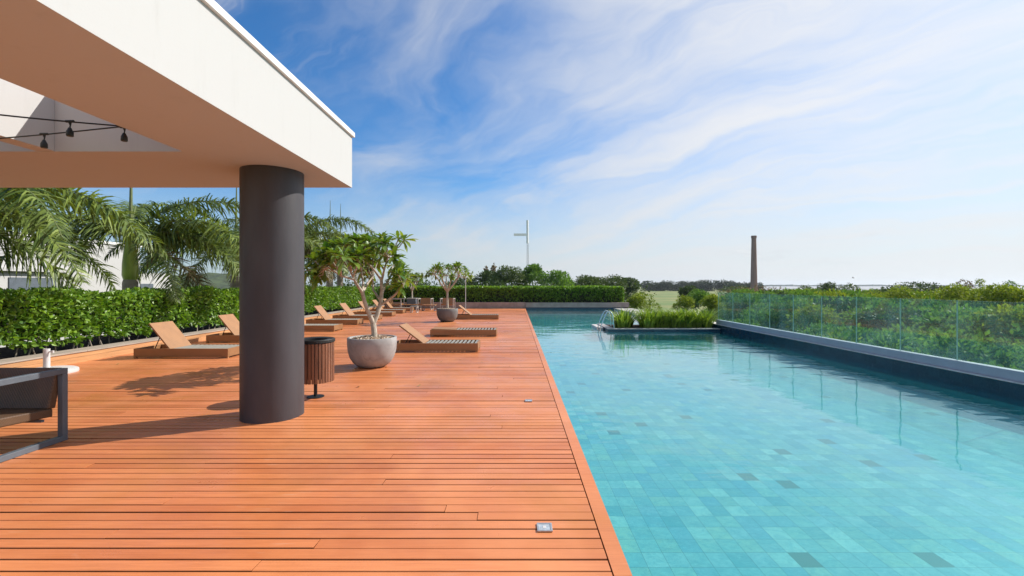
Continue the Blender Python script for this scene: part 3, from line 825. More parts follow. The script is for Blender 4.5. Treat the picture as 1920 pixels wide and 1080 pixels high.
def frangipani(label, base, limbs, leafL=(.18, .28), seed=1, per=13, group=None, rosette_scale=1.):
    """limbs: list of (points with radius) main limbs; tips: list of (origin, target)"""
    rs = random.Random(seed)
    t = thing('frangipani_tree', label, 'tree', base, group=group)
    b0 = Vector(base)
    mb = MB(); tips = []
    for pts in limbs['wood']:
        mb.tube([Vector(p[:3]) - b0 for p in pts], [p[3] for p in pts], 9)
    for o_, tg, r0 in limbs['twigs']:
        o_ = Vector(o_) - b0; tg = Vector(tg) - b0
        m1 = o_.lerp(tg, .5) + Vector((rs.uniform(-.04, .04), rs.uniform(-.04, .04), -.035))
        mb.tube([o_, m1, tg], [r0, r0 * .85, r0 * .8], 7)
        d = (tg - m1).normalized()
        tips.append((tg, d, r0 * .8))
    mb.build('trunk', M_bark, t, smooth=True)
    V = []; Fc = []; T = []
    for p, d, r in tips:
        pale = rs.random() < .22
        for k in range(per + rs.randint(-2, 3)):
            az = k * 2.399 + rs.uniform(-.3, .3); el = rs.uniform(-.15, 1.05)
            o1 = d.orthogonal().normalized(); o2 = d.cross(o1)
            dd = (o1 * math.cos(az) + o2 * math.sin(az)) * math.cos(el) + d * math.sin(el) + Vector((0, 0, .12))
            L = rs.uniform(*leafL) * rosette_scale
            tone = min(1, max(0, rs.gauss(.62 if pale else .36, .2)))
            long_leaf(p - d * rs.uniform(0, .05), dd, L, L * rs.uniform(.28, .36), rs.uniform(.06, .48), tone, V, Fc, T)
    me = bpy.data.meshes.new('crown'); me.from_pydata([tuple(v) for v in V], [], Fc); me.materials.append(M_frang)
    at = me.attributes.new('tone', 'FLOAT', 'POINT'); at.data.foreach_set('value', T)
    me.polygons.foreach_set('use_smooth', [True] * len(me.polygons))
    o = bpy.data.objects.new('crown', me); COL.objects.link(o); o.parent = t
    return t

PLY = 8.42
make_planter('big round concrete bowl planter with gravel, nearest to the column', ((698 - 968) / F * PLY, PLY, 0), M_concrete)
def main_tree():
    Y = PLY
    def q(x, y, dy=0., r=.0):
        p = px(x, y, Y + dy); return (p.x, p.y, p.z, r)
    zb = q(701, 634)
    wood = [[q(701, 640, 0, .060), q(702, 625, 0, .052), q(700, 606, 0, .050)],
            [q(700, 607, 0, .046), q(692, 588, -.05, .040), q(683, 564, -.1, .036), q(679, 546, -.12, .034)],
            [q(700, 607, 0, .046), q(708, 588, .08, .042), q(714, 566, .12, .038), q(716, 545, .15, .034), q(715, 520, .18, .028)],
            [q(679, 548, -.12, .030), q(668, 531, -.25, .024), q(662, 520, -.3, .020)],
            [q(679, 548, -.12, .028), q(681, 530, .0, .020), q(678, 508, .1, .017)],
            [q(681, 546, -.10, .024), q(690, 530, .15, .019), q(699, 519, .25, .016)],
            [q(717, 570, .12, .026), q(738, 555, .0, .021), q(756, 537, -.1, .018)],
            [q(716, 548, .15, .028), q(724, 533, .35, .022), q(735, 512, .45, .018)],
            [q(711, 560, .1, .024), q(700, 544, .4, .019), q(699, 524, .5, .016)],
            [q(715, 525, .18, .024), q(703, 508, .1, .020), q(684, 487, .05, .016)],
            [q(716, 524, .18, .024), q(722, 500, .1, .019), q(728, 482, .1, .016)],
            [q(664, 524, -.3, .021), q(640, 517, -.4, .018), q(617, 502, -.45, .015)],
            [q(668, 531, -.25, .020), q(655, 505, -.2, .016), q(644, 489, -.2, .014)]]
    src = [(q(617, 502, -.45), [(600, 492, -.5), (590, 503, -.35), (604, 480, -.3), (588, 480, -.6)]),
           (q(640, 517, -.4), [(618, 478, -.2), (626, 467, -.6)]),
           (q(644, 489, -.2), [(630, 456, -.2), (645, 450, -.35), (652, 447, .0), (622, 470, .1)]),
           (q(678, 508, .1), [(660, 452, .2), (668, 442, .0), (676, 450, .45), (690, 470, .6)]),
           (q(699, 519, .25), [(700, 480, .6), (688, 492, .75)]),
           (q(684, 487, .05), [(682, 441, .05), (672, 456, -.3), (694, 448, -.2)]),
           (q(728, 482, .1), [(716, 437, .1), (722, 448, -.25), (748, 441, .2), (736, 462, .4), (737, 474, -.3), (706, 455, .3)]),
           (q(735, 512, .45), [(748, 496, .6), (738, 490, .8), (755, 500, .3)]),
           (q(756, 537, -.1), [(757, 512, -.15), (746, 507, -.35), (762, 516, .1)]),
           (q(699, 524, .5), [(704, 490, .9), (692, 478, .9)]),
           (q(662, 520, -.3), [(655, 478, -.6), (668, 470, -.6)]),
           (q(640, 517, -.4), [(610, 466, -.4), (640, 470, -.8)])]
    tw = []
    for o_, tl in src:
        for x, y, dy in tl:
            tw.append((o_[:3], px(x, y + 6, Y + dy), .0145))
            tw.append((tuple(Vector(o_[:3]).lerp(px(x, y + 6, Y + dy), .35)), px(x + random.uniform(-16, 16), y + 14 + random.uniform(-8, 14), Y + dy + random.uniform(-.3, .3)), .012))
    frangipani('tall many branched frangipani in the big concrete bowl planter', (zb[0], Y, .50), {'wood': wood, 'twigs': tw}, seed=4, per=14)
main_tree()

def small_tree(label, base, height, spread, fork, seed, n, leafL):
    rs = random.Random(seed); b = Vector(base)
    f = b + Vector((0, 0, fork)); wood = [[(*b, .055), (*f, .045)]]
    tw = []
    for k in range(6):
        a = k * 1.047 + rs.uniform(-.25, .25); rr = spread * rs.uniform(.38, .55)
        m = f + Vector((math.cos(a) * rr, math.sin(a) * rr, (height - fork) * rs.uniform(.42, .6)))
        wood.append([(*f, .036), (*(f.lerp(m, .5) + Vector((0, 0, -.03))), .029), (*m, .022)])
        for j in range(n):
            a2 = a + rs.uniform(-.75, .75); r2 = spread * rs.uniform(.35, 1.02)
            zz = (height - fork) * (1.0 - .45 * (r2 / spread) ** 2) * rs.uniform(.82, 1.0)
            tw.append((m, f + Vector((math.cos(a2) * r2, math.sin(a2) * r2, zz)), .013))
    return frangipani(label, base, {'wood': wood, 'twigs': tw}, leafL, seed, 12)
P2 = (-2.85, 18.8, 0)
make_planter('second, darker round concrete bowl planter farther back under a smaller frangipani', P2, M_concrete_dk)
small_tree('round crowned frangipani in the second, farther bowl planter', (P2[0], P2[1], .48), 2.02, 1.08, .75, 21, 9, (.16, .24))
def cube_planter():
    t = thing('box_planter', 'dark square planter box between the far armchairs', 'planter', (-6.55, 28.6, 0))
    MB().box(-.27, .27, -.27, .27, .001, .66).build('box', M_greymetal, t, bevel=.01)
    MB().box(-.30, .30, -.30, .30, .661, .70).build('rim', M_palemetal, t)
cube_planter()
small_tree('little frangipani in the dark square planter near the far hedge corner', (-6.55, 28.6, .66), 1.65, .85, .5, 33, 5, (.2, .3))

# ------------------------------------------------------------------ small things on the deck
def build_small():
    t = thing('umbrella_base', 'white round umbrella base with short upright tube by the curb', 'umbrella base', (-8.0, 7.75, 0))
    MB().lathe([(0, .001), (.40, .001), (.405, .02), (.40, .055), (.36, .075), (0, .085)], 48).build('disc', M_whiteplastic, t, smooth=True)
    MB().lathe([(0, .08), (.045, .08), (.045, .42), (.036, .42), (.036, .40), (0, .40)], 24).build('tube', M_whiteplastic, t, smooth=True)
    MB().tube([(.04, 0, .37), (.10, 0, .37)], .012, 8).lathe([(0, -.02), (.018, -.02), (.018, .02), (0, .02)], 10, (.105, 0, .37)).build('knob', M_whiteplastic, t)
    MB().lathe([(0, .079), (.02, .084), (.02, .09), (0, .09)], 12, (.2, -.1, 0)).build('plug', M_black, t)
    for x, y, lab in ((.175, 2.81, 'square steel deck light set in the boards, nearest to the camera'), (.16, 5.9, 'square steel deck light set in the boards, farther along pool edge')):
        t = thing('deck_light', lab, 'deck light', (x, y, .004), group='recessed deck lights')
        s = .047
        mb = MB().box(-s, s, -s, -s + .012, -.002, .006).box(-s, s, s - .012, s, -.002, .006).box(-s, -s + .012, -s + .0122, s - .0122, -.002, .006).box(s - .012, s, -s + .0122, s - .0122, -.002, .006)
        mb.build('frame', M_brushed, t, bevel=.001)
        MB().box(-s + .012, s - .012, -s + .012, s - .012, -.002, .003).build('lens', M_lens, t)
        MB().box(-.010, .010, -.014, .014, .0032, .0045).build('lamp', M_whiteplastic, t)
    t = thing('white_pole', 'slender white pole standing behind the distant pool side lounger', 'pole', (-2.33, 20.9, 0))
    MB().tube([(0, 0, 0.001), (0, 0, 1.95)], .016, 10).build('post', M_whiteplastic, t, smooth=True)
    MB().lathe([(0, .0), (.1, .0), (.1, .012), (0, .014)], 20).build('foot', M_whiteplastic, t)
    # pool ladder
    t = thing('pool_ladder', 'polished steel pool ladder at the end of the planting box', 'ladder', (2.95, 15.6, 0))
    for dy in (-.22, .26):
        pts = [(.36, dy, .045), (.34, dy, .30), (.31, dy, .52), (.25, dy, .60), (.17, dy, .62), (.10, dy, .57), (.0, dy, .34), (-.09, dy, .12), (-.11, dy, -.05), (-.11, dy, -.75)]
        MB().tube(pts, .017, 12).build('handrail', M_steel, t, smooth=True)
    for z in (-.18, -.42): MB().box(-.15, -.07, -.20, .24, z, z + .03).build('step', M_steel, t, bevel=.005)
    # low white step ledge beside the box
    o = MB().box(2.86, 3.06, 16.0, 17.3, -.30, .02).build('pool_step', M_lip, bevel=.01); tag(o, 'small white ledge beside the ladder and planting box', 'step')
M_lens = plain('frosted_lens', (.35, .40, .44), .12, .15, 30.)
build_small()

# ------------------------------------------------------------------ spiky grass clumps
def make_grass(n, h, spread, seed):
    r = np.random.default_rng(seed)
    a = r.random(n) * 6.283; rr = np.sqrt(r.random(n)) * spread
    B = np.stack([rr * np.cos(a), rr * np.sin(a), np.zeros(n)], 1)
    out = np.stack([np.cos(a), np.sin(a), np.zeros(n)], 1) * (rr / spread)[:, None] * .62 + r.normal(size=(n, 3)) * .30; out[:, 2] = 0
    L = h * r.uniform(.45, 1.08, n)
    segs = 4; V = []
    side = unit(np.cross(out + 1e-3, [0, 0, 1.]))
    w0 = r.uniform(.012, .034, n)
    for k in range(segs + 1):
        f = k / segs
        c = B + out * (L * f ** 1.6)[:, None] + np.stack([0 * L, 0 * L, L * (f - .22 * f ** 3)], 1)
        w = (w0 * (1 - f ** 1.5) + .0015)[:, None]
        V.append(c - side * w); V.append(c + side * w)
    V = np.stack(V, 1).reshape(-1, 3); m = 2 * (segs + 1)
    q = np.array([[2 * k, 2 * k + 1, 2 * k + 3, 2 * k + 2] for k in range(segs)])
    Fc = (q[None] + np.arange(n)[:, None, None] * m).reshape(-1, 4)
    return V, Fc, np.repeat(np.clip(r.normal(.5, .28, n), 0, 1), m)
gm = None
gspots = [(3.72, 15.85, 1.0, 'first spiky grass clump at the ladder end of the planting box')]
x = 4.55
while x < 6.75: gspots.append((x, random.uniform(15.75, 16.1), random.uniform(.88, 1.05), 'dense spiky grass clump in the planting box beside the glass fence')); x += .34
for gx in (3.9, 4.7, 5.3, 5.9, 6.5): gspots.append((gx + .1, 16.65, random.uniform(.85, 1.0), 'dense spiky grass clump in the planting box beside the glass fence'))
gspots[-5] = (4.0, 16.5, .8, 'smaller spiky grass clump at the back of the planting box near its open gap')
for i, (x, y, s, lab) in enumerate(gspots):
    if gm is None:
        V, Fc, T = make_grass(210, .84, .24, 5); o = np_mesh('grass_clump', V, Fc, M_grassy, T); gm = o
    else:
        o = gm.copy(); COL.objects.link(o)
    o.location = (x, y, .013); o.scale = (s * 1.05, s * 1.05, s); o.rotation_euler.z = i * 1.7
    tag(o, lab, 'grass', 'spiky grass clumps in the planting box')

# ------------------------------------------------------------------ palms
def frond_mesh(name, L, p0, p1, nl, ll, seed, mat):
    """frond along +X from the origin: pitch falls from p0 to p1 degrees along it; leaflets hang"""
    rs = random.Random(seed)
    n = 30; pts = [Vector((0, 0, 0))]
    for i in range(n):
        f = (i + .5) / n; a = R(p0 + (p1 - p0) * f ** .9)
        pts.append(pts[-1] + Vector((math.cos(a), .06 * math.sin(f * 2 + seed), math.sin(a))) * (L / n))
    mb = MB(); mb.tube(pts, [.026 * (1 - .85 * i / n) + .003 for i in range(n + 1)], 6, 0)
    V = []; Fc = []; T = []
    for k in range(nl):
        f = .10 + .90 * (k + rs.random()) / nl; u = f * n; i = min(n - 1, int(u)); w = u - i
        p = pts[i].lerp(pts[i + 1], w); d = (pts[i + 1] - pts[i]).normalized()
        side = d.cross(Vector((0, 0, 1))).normalized(); up = side.cross(d)
        for sg in (-1, 1):
            l = ll * (math.sin(math.pi * min(.97, .18 + .80 * f)) ** .7) * rs.uniform(.8, 1.1)
            ang = rs.uniform(-.6, 1.0)
            d0 = (side * sg * math.cos(ang) + up * math.sin(ang) + d * rs.uniform(.35, .7)).normalized()
            ww = rs.uniform(.014, .024); tone = min(1, max(0, rs.gauss(.45, .25)))
            k0 = len(V); segs = 3; dr = rs.uniform(.28, .66)
            for s in range(segs + 1):
                g = s / segs
                c = p + d0 * l * g * (1 - .12 * g) + Vector((0, 0, -l * dr * g ** 1.9))
                wv = d * (ww * (1 - .25 * g) if s < segs else .002)
                V.append(c - wv); V.append(c + wv)
            for s in range(segs): Fc.append((k0 + 2 * s, k0 + 2 * s + 1, k0 + 2 * s + 3, k0 + 2 * s + 2))
            T += [tone] * 8
    mb.add(V, Fc, 1); mb.a[-len(T):] = T
    me = bpy.data.meshes.new(name); me.from_pydata(mb.v, [], mb.f); me.materials.append(M_rachis); me.materials.append(mat)
    me.polygons.foreach_set('material_index', mb.m)
    at = me.attributes.new('tone', 'FLOAT', 'POINT'); at.data.foreach_set('value', mb.a)
    return me
FR = [frond_mesh('frond', 4.2, 66, -42, 150, .74, 1, M_palm), frond_mesh('frond', 4.0, 46, -58, 145, .74, 2, M_palm),
      frond_mesh('frond', 3.6, 24, -66, 135, .70, 3, M_palm), frond_mesh('frond', 2.9, -8, -74, 110, .62, 4, M_palmdry),
      frond_mesh('frond', 3.2, 4, -72, 125, .66, 5, M_palm)]
def palm(loc, crown, label, seed, scale=1., fronds=None, spear=True):
    rs = random.Random(seed)
    t = thing('palm_tree', label, 'palm', loc, group='royal palms behind the hedge')
    h = crown; cs = 1.15
    MB().lathe([(.20, -.9), (.19, .1), (.185, h - cs - .1), (.16, h - cs)], 20).build('trunk', M_palmtrunk, t, smooth=True)
    MB().lathe([(.158, h - cs - .02), (.195, h - cs + .12), (.188, h - cs + .45), (.15, h - cs + .85), (.10, h - .05), (.06, h + .25)], 20).build('crownshaft', M_crownshaft, t, smooth=True)
    if spear: MB().tube([(0, 0, h - .2), (.02, 0, h + 1.2), (.03, .02, h + 3.0)], [.06, .040, .010], 8).build('spear_leaf', M_rachis, t, smooth=True)
    lst = fronds or [(k * 360 / 13 * 3 + rs.uniform(-14, 14), [0, 1, 1, 2, 2, 4, 3][k % 7]) for k in range(18)]
    for az, kind in lst:
        o = bpy.data.objects.new('frond', FR[kind]); COL.objects.link(o); o.parent = t
        o.location = (0, 0, h - .04 + rs.uniform(-.06, .1)); s = scale * rs.uniform(.9, 1.08)
        o.scale = (s, s, s); o.rotation_euler = (rs.uniform(-.25, .25), 0, R(az))
    return t
palm((-11.65, 8.3, .1), 2.9, 'royal palm standing outside the left edge, its dark fronds hanging into view', 3, 1.15,
     [(-8, 1), (22, 1), (-35, 2), (50, 1), (8, 2), (38, 4), (-15, 3), (66, 2), (90, 1), (180, 1), (220, 2), (270, 1), (135, 1), (-55, 1)])
palm((-11.2, 13.2, .1), 2.72, 'royal palm with bulging green crownshaft above the hedge, left of the column', 8, 1.08,
     [(-172, 0), (168, 1), (-150, 2), (14, 0), (-8, 1), (-20, 4), (70, 3), (35, 1), (55, 1), (125, 0), (150, 1), (-150, 1), (20, 2), (8, 2)])
palm((-11.1, 18.0, .1), 2.95, 'royal palm mostly hidden behind the charcoal column', 12, 1.1)
palm((-10.9, 22.2, .1), 3.4, 'royal palm whose fronds show between the column and frangipani crown', 17, 1.05)
palm((-10.75, 26.2, .1), 3.3, 'slim royal palm behind the frangipani crown, left trunk of the close pair', 23, .95)
palm((-11.0, 28.4, .1), 3.5, 'slim royal palm behind the frangipani crown, right trunk of the close pair', 29, .9)

# ------------------------------------------------------------------ white building on the left
def build_house():
    t = thing('white_building', 'white rendered building with louvred windows behind the palms', 'building', (-28, 30, 0))
    inv = Matrix.Translation((28, -30, 0))
    def part(o): o.parent = t; o.matrix_parent_inverse = inv; return o
    part(MB().box(-36, -22, 8, 26.6, -4, 3.72).build('wall', M_white))
    part(MB().box(-36, -23.5, 26.602, 31, -4, 2.3).build('wing', M_white))
    part(MB().box(-36.1, -21.93, 7.9, 26.7, 3.722, 3.86).build('roof', M_flash))
    part(MB().box(-21.998, -21.75, 17.5, 22.3, 2.12, 2.26).build('canopy', M_white))
    for y0, y1, z0, z1, xx in ((19.7, 21.9, .2, 1.85, -22), (17.4, 18.9, .2, 1.85, -22), (13.5, 15.5, .2, 1.85, -22), (27.6, 29.4, .3, 1.6, -23.5)):
        w = part(MB().box(xx + .002, xx + .05, y0, y1, z0, z1).build('window', M_greymetal))
        mb = MB(); z = z0 + .05
        while z < z1 - .06: mb.box(xx + .052, xx + .085, y0 + .06, y1 - .06, z, z + .04); z += .12
        l = mb.build('louvre', M_palemetal); l.parent = w; l.matrix_parent_inverse = inv
        fr = MB().box(xx + .051, xx + .10, y0 - .08, y0 + .03, z0 - .08, z1 + .08).box(xx + .051, xx + .10, y1 - .03, y1 + .08, z0 - .08, z1 + .08).build('frame', M_flash); fr.parent = w; fr.matrix_parent_inverse = inv
build_house()

# ------------------------------------------------------------------ terrain, water, far shore
def ground_material():
    m, t, b, o = mk('rough_field_grass')
    g = geoco(t)
    a = t.noise(g, .035, 6, .6); n2 = t.noise(t.mapping(g, scale=(.4, 2.2, 1)), .12, 6, .65, .5); n3 = t.noise(g, 1.3, 5, .7)
    c = t.mix(t.ramp(a, .38, .62), (.10, .17, .028), (.24, .22, .062))
    c = t.mix(t.ramp(n2, .45, .7, 0., .8), c, (.085, .135, .025))
    c = t.mix(t.ramp(n3, .4, .75, 0., .5), c, (.16, .19, .05))
    t.put(b.inputs['Base Color'], c); b.inputs['Roughness'].default_value = .9
    return m
def build_ground():
    o = MB().add([(-4000, -3000, -4.3), (4000, -3000, -4.3), (4000, 6000, -4.3), (-4000, 6000, -4.3)], [(0, 1, 2, 3)]).build('ground', ground_material()); struct(o, 'flat green and straw coloured fields beyond the pool', 'ground')
    s = MB().add([(235, 440, -3.9), (4000, 330, -3.9), (4000, 2600, -3.9), (1290, 2600, -3.9)], [(0, 1, 2, 3)])
    m, t, b, oo = mk('estuary_water'); t.put(b.inputs['Base Color'], (.30, .27, .25)); b.inputs['Roughness'].default_value = .18
    t.put(b.inputs['Normal'], t.bump(t.noise(t.mapping(geoco(t), scale=(.2, 1, 1)), .3, 4), .3, .4))
    struct(s.build('estuary_water', m), 'pale wide river on the horizon', 'water')
    # far shore: a low wooded strip
    mb = MB(); n = 160
    vs = []; fs = []
    for i in range(n):
        x = -400 + i * 30; h = 4.5 + 3.5 * abs(math.sin(i * .37)) + random.uniform(0, 3)
        y = 2560 + random.uniform(-15, 15)
        vs += [(x, y, -4), (x, y, -4 + h), (x, y + 60, -4 + h * .9), (x, y + 70, -4)]
    for i in range(n - 1):
        for k in range(3): fs.append((i * 4 + k, i * 4 + 4 + k, i * 4 + 5 + k, i * 4 + 1 + k))
    o = mb.add(vs, fs).build('far_shore', plain('shore_woods', (.12, .16, .12), .9, .25, .02)); struct(o, 'low blue grey wooded shore across the river', 'hills')
    # low wooded hill left
    vs = []; fs = []; n = 70
    for i in range(n):
        x = -520 + i * 6.5; h = 11 + 3.5 * math.sin(i * .16 + 1) + 1.2 * math.sin(i * .7) + random.uniform(-.5, .5)
        h *= min(1, (n - i) / 22)
        y = 330 + random.uniform(-4, 4)
        vs += [(x, y - 60, -4.4), (x, y - 25, -4.4 + h * .6), (x, y, -4.4 + h), (x, y + 80, -4.4)]
    for i in range(n - 1):
        for k in range(3): fs.append((i * 4 + k, i * 4 + 4 + k, i * 4 + 5 + k, i * 4 + 1 + k))
    o = MB().add(vs, fs).build('hills', plain('wooded_hill', (.045, .065, .028), .95, .45, .15)); struct(o, 'low dark wooded hill behind the palms', 'hills')
    # pale paved edge behind the grass box
    o = MB().box(6.7, 7.5, 19.0, 29.4, -4.2, .015).build('path', M_pale); struct(o, 'pale paved strip behind the grass box', 'path')
build_ground()

# ------------------------------------------------------------------ shrubs and trees
def crown_cloud(n, lobes, L, seed, wd=.55, inner=.45):
    """leaves through ellipsoid lobes: (cx,cy,cz,rx,ry,rz)"""
    r = np.random.default_rng(seed); lob = np.array(lobes, float)
    vol = lob[:, 3] * lob[:, 4] + lob[:, 3] * lob[:, 5]; k = r.choice(len(lob), n, p=vol / vol.sum())
    d = unit(r.normal(size=(n, 3))); rad = 1 - inner * r.random(n) ** 1.6
    bum = 1 + .16 * np.sin(d[:, 0] * 7 + k * 1.3) * np.sin(d[:, 1] * 6 + k) + .10 * np.sin(d[:, 2] * 11 + k * 2.1)
    P = lob[k, :3] + d * lob[k, 3:6] * (rad * bum)[:, None]
    D = unit(d * .8 + np.array([0, 0, .25]) + r.normal(size=(n, 3)) * .55)
    l = r.uniform(.7, 1.25, n) * L
    lobtone = r.uniform(-.16, .16, len(lob))
    tone = np.clip(r.normal(.45, .22, n) + lobtone[k], 0, 1)
    return leaf_cards(P, D, l, l * wd, tone, .2, .1)

def lobes_for(rad, h, n, seed, flat=.75):
    r = random.Random(seed); out = []
    for i in range(n):
        a = r.uniform(0, 6.283); q = rad * math.sqrt(r.random()) * .68; s = rad * r.uniform(.28, .46)
        zz = h * (1 - .42 * (q / rad) ** 2) - s * .8
        out.append((math.cos(a) * q, math.sin(a) * q, zz, s, s, s * flat))
    for i in range(max(3, n // 2)):
        a = r.uniform(0, 6.283); q = rad * r.uniform(.45, .75); s = rad * r.uniform(.26, .42)
        out.append((math.cos(a) * q, math.sin(a) * q, h * r.uniform(.35, .6), s, s, s * flat))
    return out

def tree_thing(name, label, cat, loc, rad, h, leaf, nleaf, mat, seed, trunk=True, group=None, nl=12, flat=.75, bare=.35):
    t = thing(name, label, cat, loc, group=group)
    V, Fc, T = crown_cloud(nleaf, lobes_for(rad, h, nl, seed, flat), leaf, seed)
    np_mesh('crown', V, Fc, mat, T, t)
    rs = random.Random(seed); mb = MB()
    tr = max(.05, rad * .06)
    mb.tube([(0, 0, -.3), (rs.uniform(-.1, .1), 0, h * bare * .6), (0, 0, h * bare)], [tr, tr * .8, tr * .7], 8)
    for k in range(6):
        a = k * 1.05 + rs.uniform(-.3, .3); q = rad * rs.uniform(.4, .65)
        mb.tube([(0, 0, h * bare * .9), (math.cos(a) * q * .5, math.sin(a) * q * .5, h * (bare + .18)), (math.cos(a) * q, math.sin(a) * q, h * rs.uniform(.62, .82))], [tr * .6, tr * .4, tr * .15], 6)
    mb.build('trunk', M_bark_dk, t, smooth=True)
    return t

G = -4.3
def at(x, Y): return (x - 968) / F * Y
def tree_at(x, ytop, Y, wpx, label, mat, seed, leaf=None, n=5200, name='tree', cat='tree', **k):
    rad = wpx / F * Y / 2; top = EYE - (ytop - 535) / F * Y; h = top - G
    return tree_thing(name, label, cat, (at(x, Y), Y, G), rad, h, leaf or Y * .0046, n, mat, seed, **k)
# trees beyond the far hedge, left to right
TR = [(770, 520, 62, 110, M_tree, 'bushy dark tree behind the little frangipani'),
      (868, 517, 66, 95, M_tree, 'dark tree behind the second frangipani crown and white pole'),
      (915, 507, 64, 70, M_bushd, 'dark tree left of the radio mast with reddish dead tops beside it'),
      (955, 497, 60, 80, M_tree, 'tall leafy tree immediately left of the radio mast'),
      (1003, 495, 62, 62, M_bush, 'light green tree straight below the radio mast'),
      (1045, 505, 60, 70, M_bush, 'rounded yellow green tree right of the radio mast'),
      (1095, 514, 72, 80, M_tree, 'olive tree behind the middle of the far hedge'),
      (1140, 512, 78, 90, M_tree, 'spreading olive tree behind the right half of the far hedge'),
      (1178, 520, 90, 60, M_bushd, 'low dark tree behind the right end of the far hedge')]
for i, (x, yt, Y, w, m, lab) in enumerate(TR): tree_at(x, yt, Y, w, lab, m, 40 + i, group='trees beyond the far hedge', nl=16)
for x, yt, Y, lab in ((911, 501, 70, 'thin dead reddish treetop, shorter of the two'), (927, 496, 70, 'thin dead reddish treetop, taller of the two')):
    tree_at(x, yt, Y, 13, lab, M_bushr, 70 + x, n=260, leaf=.35, nl=7, flat=1.5, bare=.75, group='dead reddish treetops')
# bushes beside the hedge end and over the lawn
tree_at(1205, 545, 38, 62, 'airy yellow green shrub with bare stems at the right end of hedge', M_bushy, 81, n=4200, leaf=.14, name='shrub', cat='shrub', nl=11, bare=.5)
tree_at(1292, 533, 68, 42, 'small dark rounded tree standing alone on the lawn', M_bushd, 82, n=3000, leaf=.26, name='shrub', cat='shrub')
tree_at(1285, 553, 44, 46, 'light green shrub on the lawn in front of the lone dark tree', M_bushy, 83, n=3000, leaf=.16, name='shrub', cat='shrub')
tree_at(1332, 549, 36, 56, 'bright green shrub behind the far end of the glass fence', M_bushy, 84, n=4000, leaf=.15, name='shrub', cat='shrub')
tree_at(1425, 527, 105, 150, 'broad rusty red and green bush at the foot of the chimney', M_bushr, 86, n=3000, leaf=.36, name='shrub', cat='shrub', nl=20, flat=.5)
tree_at(1380, 530, 130, 80, 'dark bush left of the chimney foot', M_tree, 87, n=1500, leaf=.45, name='shrub', cat='shrub', flat=.5)
tree_at(1552, 527, 60, 44, 'dark dense round bush above the glass fence, right of the chimney', M_bushd, 88, n=2200, leaf=.20, name='shrub', cat='shrub')
tree_at(1508, 534, 75, 62, 'olive green low bush left of the dark round bush', M_tree, 89, n=1600, leaf=.26, name='shrub', cat='shrub')
tree_at(1590, 531, 70, 62, 'olive green low bush right of the dark round bush', M_tree, 90, n=1600, leaf=.26, name='shrub', cat='shrub')
tree_at(1723, 514, 46, 150, 'dark flat topped umbrella shaped tree on the right', M_bushd, 91, n=11000, leaf=.19, nl=26, flat=.42, bare=.6)
tree_at(1812, 523, 34, 46, 'rusty topped shrub rising right of the umbrella shaped tree', M_bushr, 92, n=1500, leaf=.13, name='shrub', cat='shrub')
tree_at(1838, 521, 33, 26, 'thin twiggy shrub rising above the yellow green bushes', M_bushy, 93, n=450, leaf=.12, name='shrub', cat='shrub')
tree_at(1893, 526, 30, 40, 'twiggy green shrub near the right edge against the sky', M_bush, 94, n=800, leaf=.11, name='shrub', cat='shrub')

# yellow-green shrubs in front of the skyline on the right
YB = [(1640, 541, 40, 60), (1688, 534, 33, 66), (1740, 539, 30, 64), (1788, 529, 28, 70), (1840, 538, 26, 70), (1880, 527, 24, 62), (1930, 537, 23, 80), (1985, 530, 22, 80)]
for i, (x, yt, Y, w) in enumerate(YB):
    tree_at(x, yt, Y, w * 1.25, 'yellow green shrub in the row above the right part of the glass fence', M_bushy, 100 + i, n=3200, leaf=.14, name='shrub', cat='shrub', nl=18, bare=.3, group='yellow green shrubs above the glass fence')

def build_thicket():
    r = random.Random(5); parts = [[], [], []]
    protos = []
    for k in range(6):
        protos.append(crown_cloud(1500, lobes_for(1.0, 1.25, 9, 200 + k, .8), .13, 300 + k))
    i = 0
    for _ in range(480):
        Y = 5.5 + 62 * r.random() ** 1.5; X0 = POOL_X1 + 2.6
        X = X0 + r.random() * (Y * 1.25 + 8 - X0 * .4)
        if X < Y * .40 and Y > 24: X = Y * r.uniform(.45, 1.3)
        dist = math.hypot(X, Y)
        top = -.9 + 1.55 * min(1, max(0, (X - 8.5) / 12)) + min(.5, max(0, (dist - 22) * .012)) + r.uniform(-.75, .35)
        if dist > 35: top = min(top, 1.0)
        s = r.uniform(1.0, 1.9) * (1 + dist * .006)
        V, Fc, T = protos[r.randrange(6)]; a = r.uniform(0, 6.283); ca, sa = math.cos(a), math.sin(a)
        W_ = V * s; W_ = np.stack([W_[:, 0] * ca - W_[:, 1] * sa + X, W_[:, 0] * sa + W_[:, 1] * ca + Y, W_[:, 2] * 1.1 + top - 1.25 * s * 1.1], 1)
        g = 0 if r.random() < .74 else (1 if r.random() < .5 else 2)
        parts[g].append((W_, Fc, np.clip(T + r.uniform(-.2, .2), 0, 1)))
    V = []; Fc = []; T = []; M_ = []; k = 0
    for g in range(3):
        v, f, t = merge(parts[g]); V.append(v); Fc.append(f + k); T.append(t); M_.append(np.full(len(f), g)); k += len(v)
    o = np_mesh('shrub_thicket', np.concatenate(V), np.concatenate(Fc), [M_bush, M_bushy, M_bushd], np.concatenate(T), mi=np.concatenate(M_))
    tag(o, 'dense green shrub thicket filling the slope behind the glass fence', 'thicket', kind='stuff')
build_thicket()
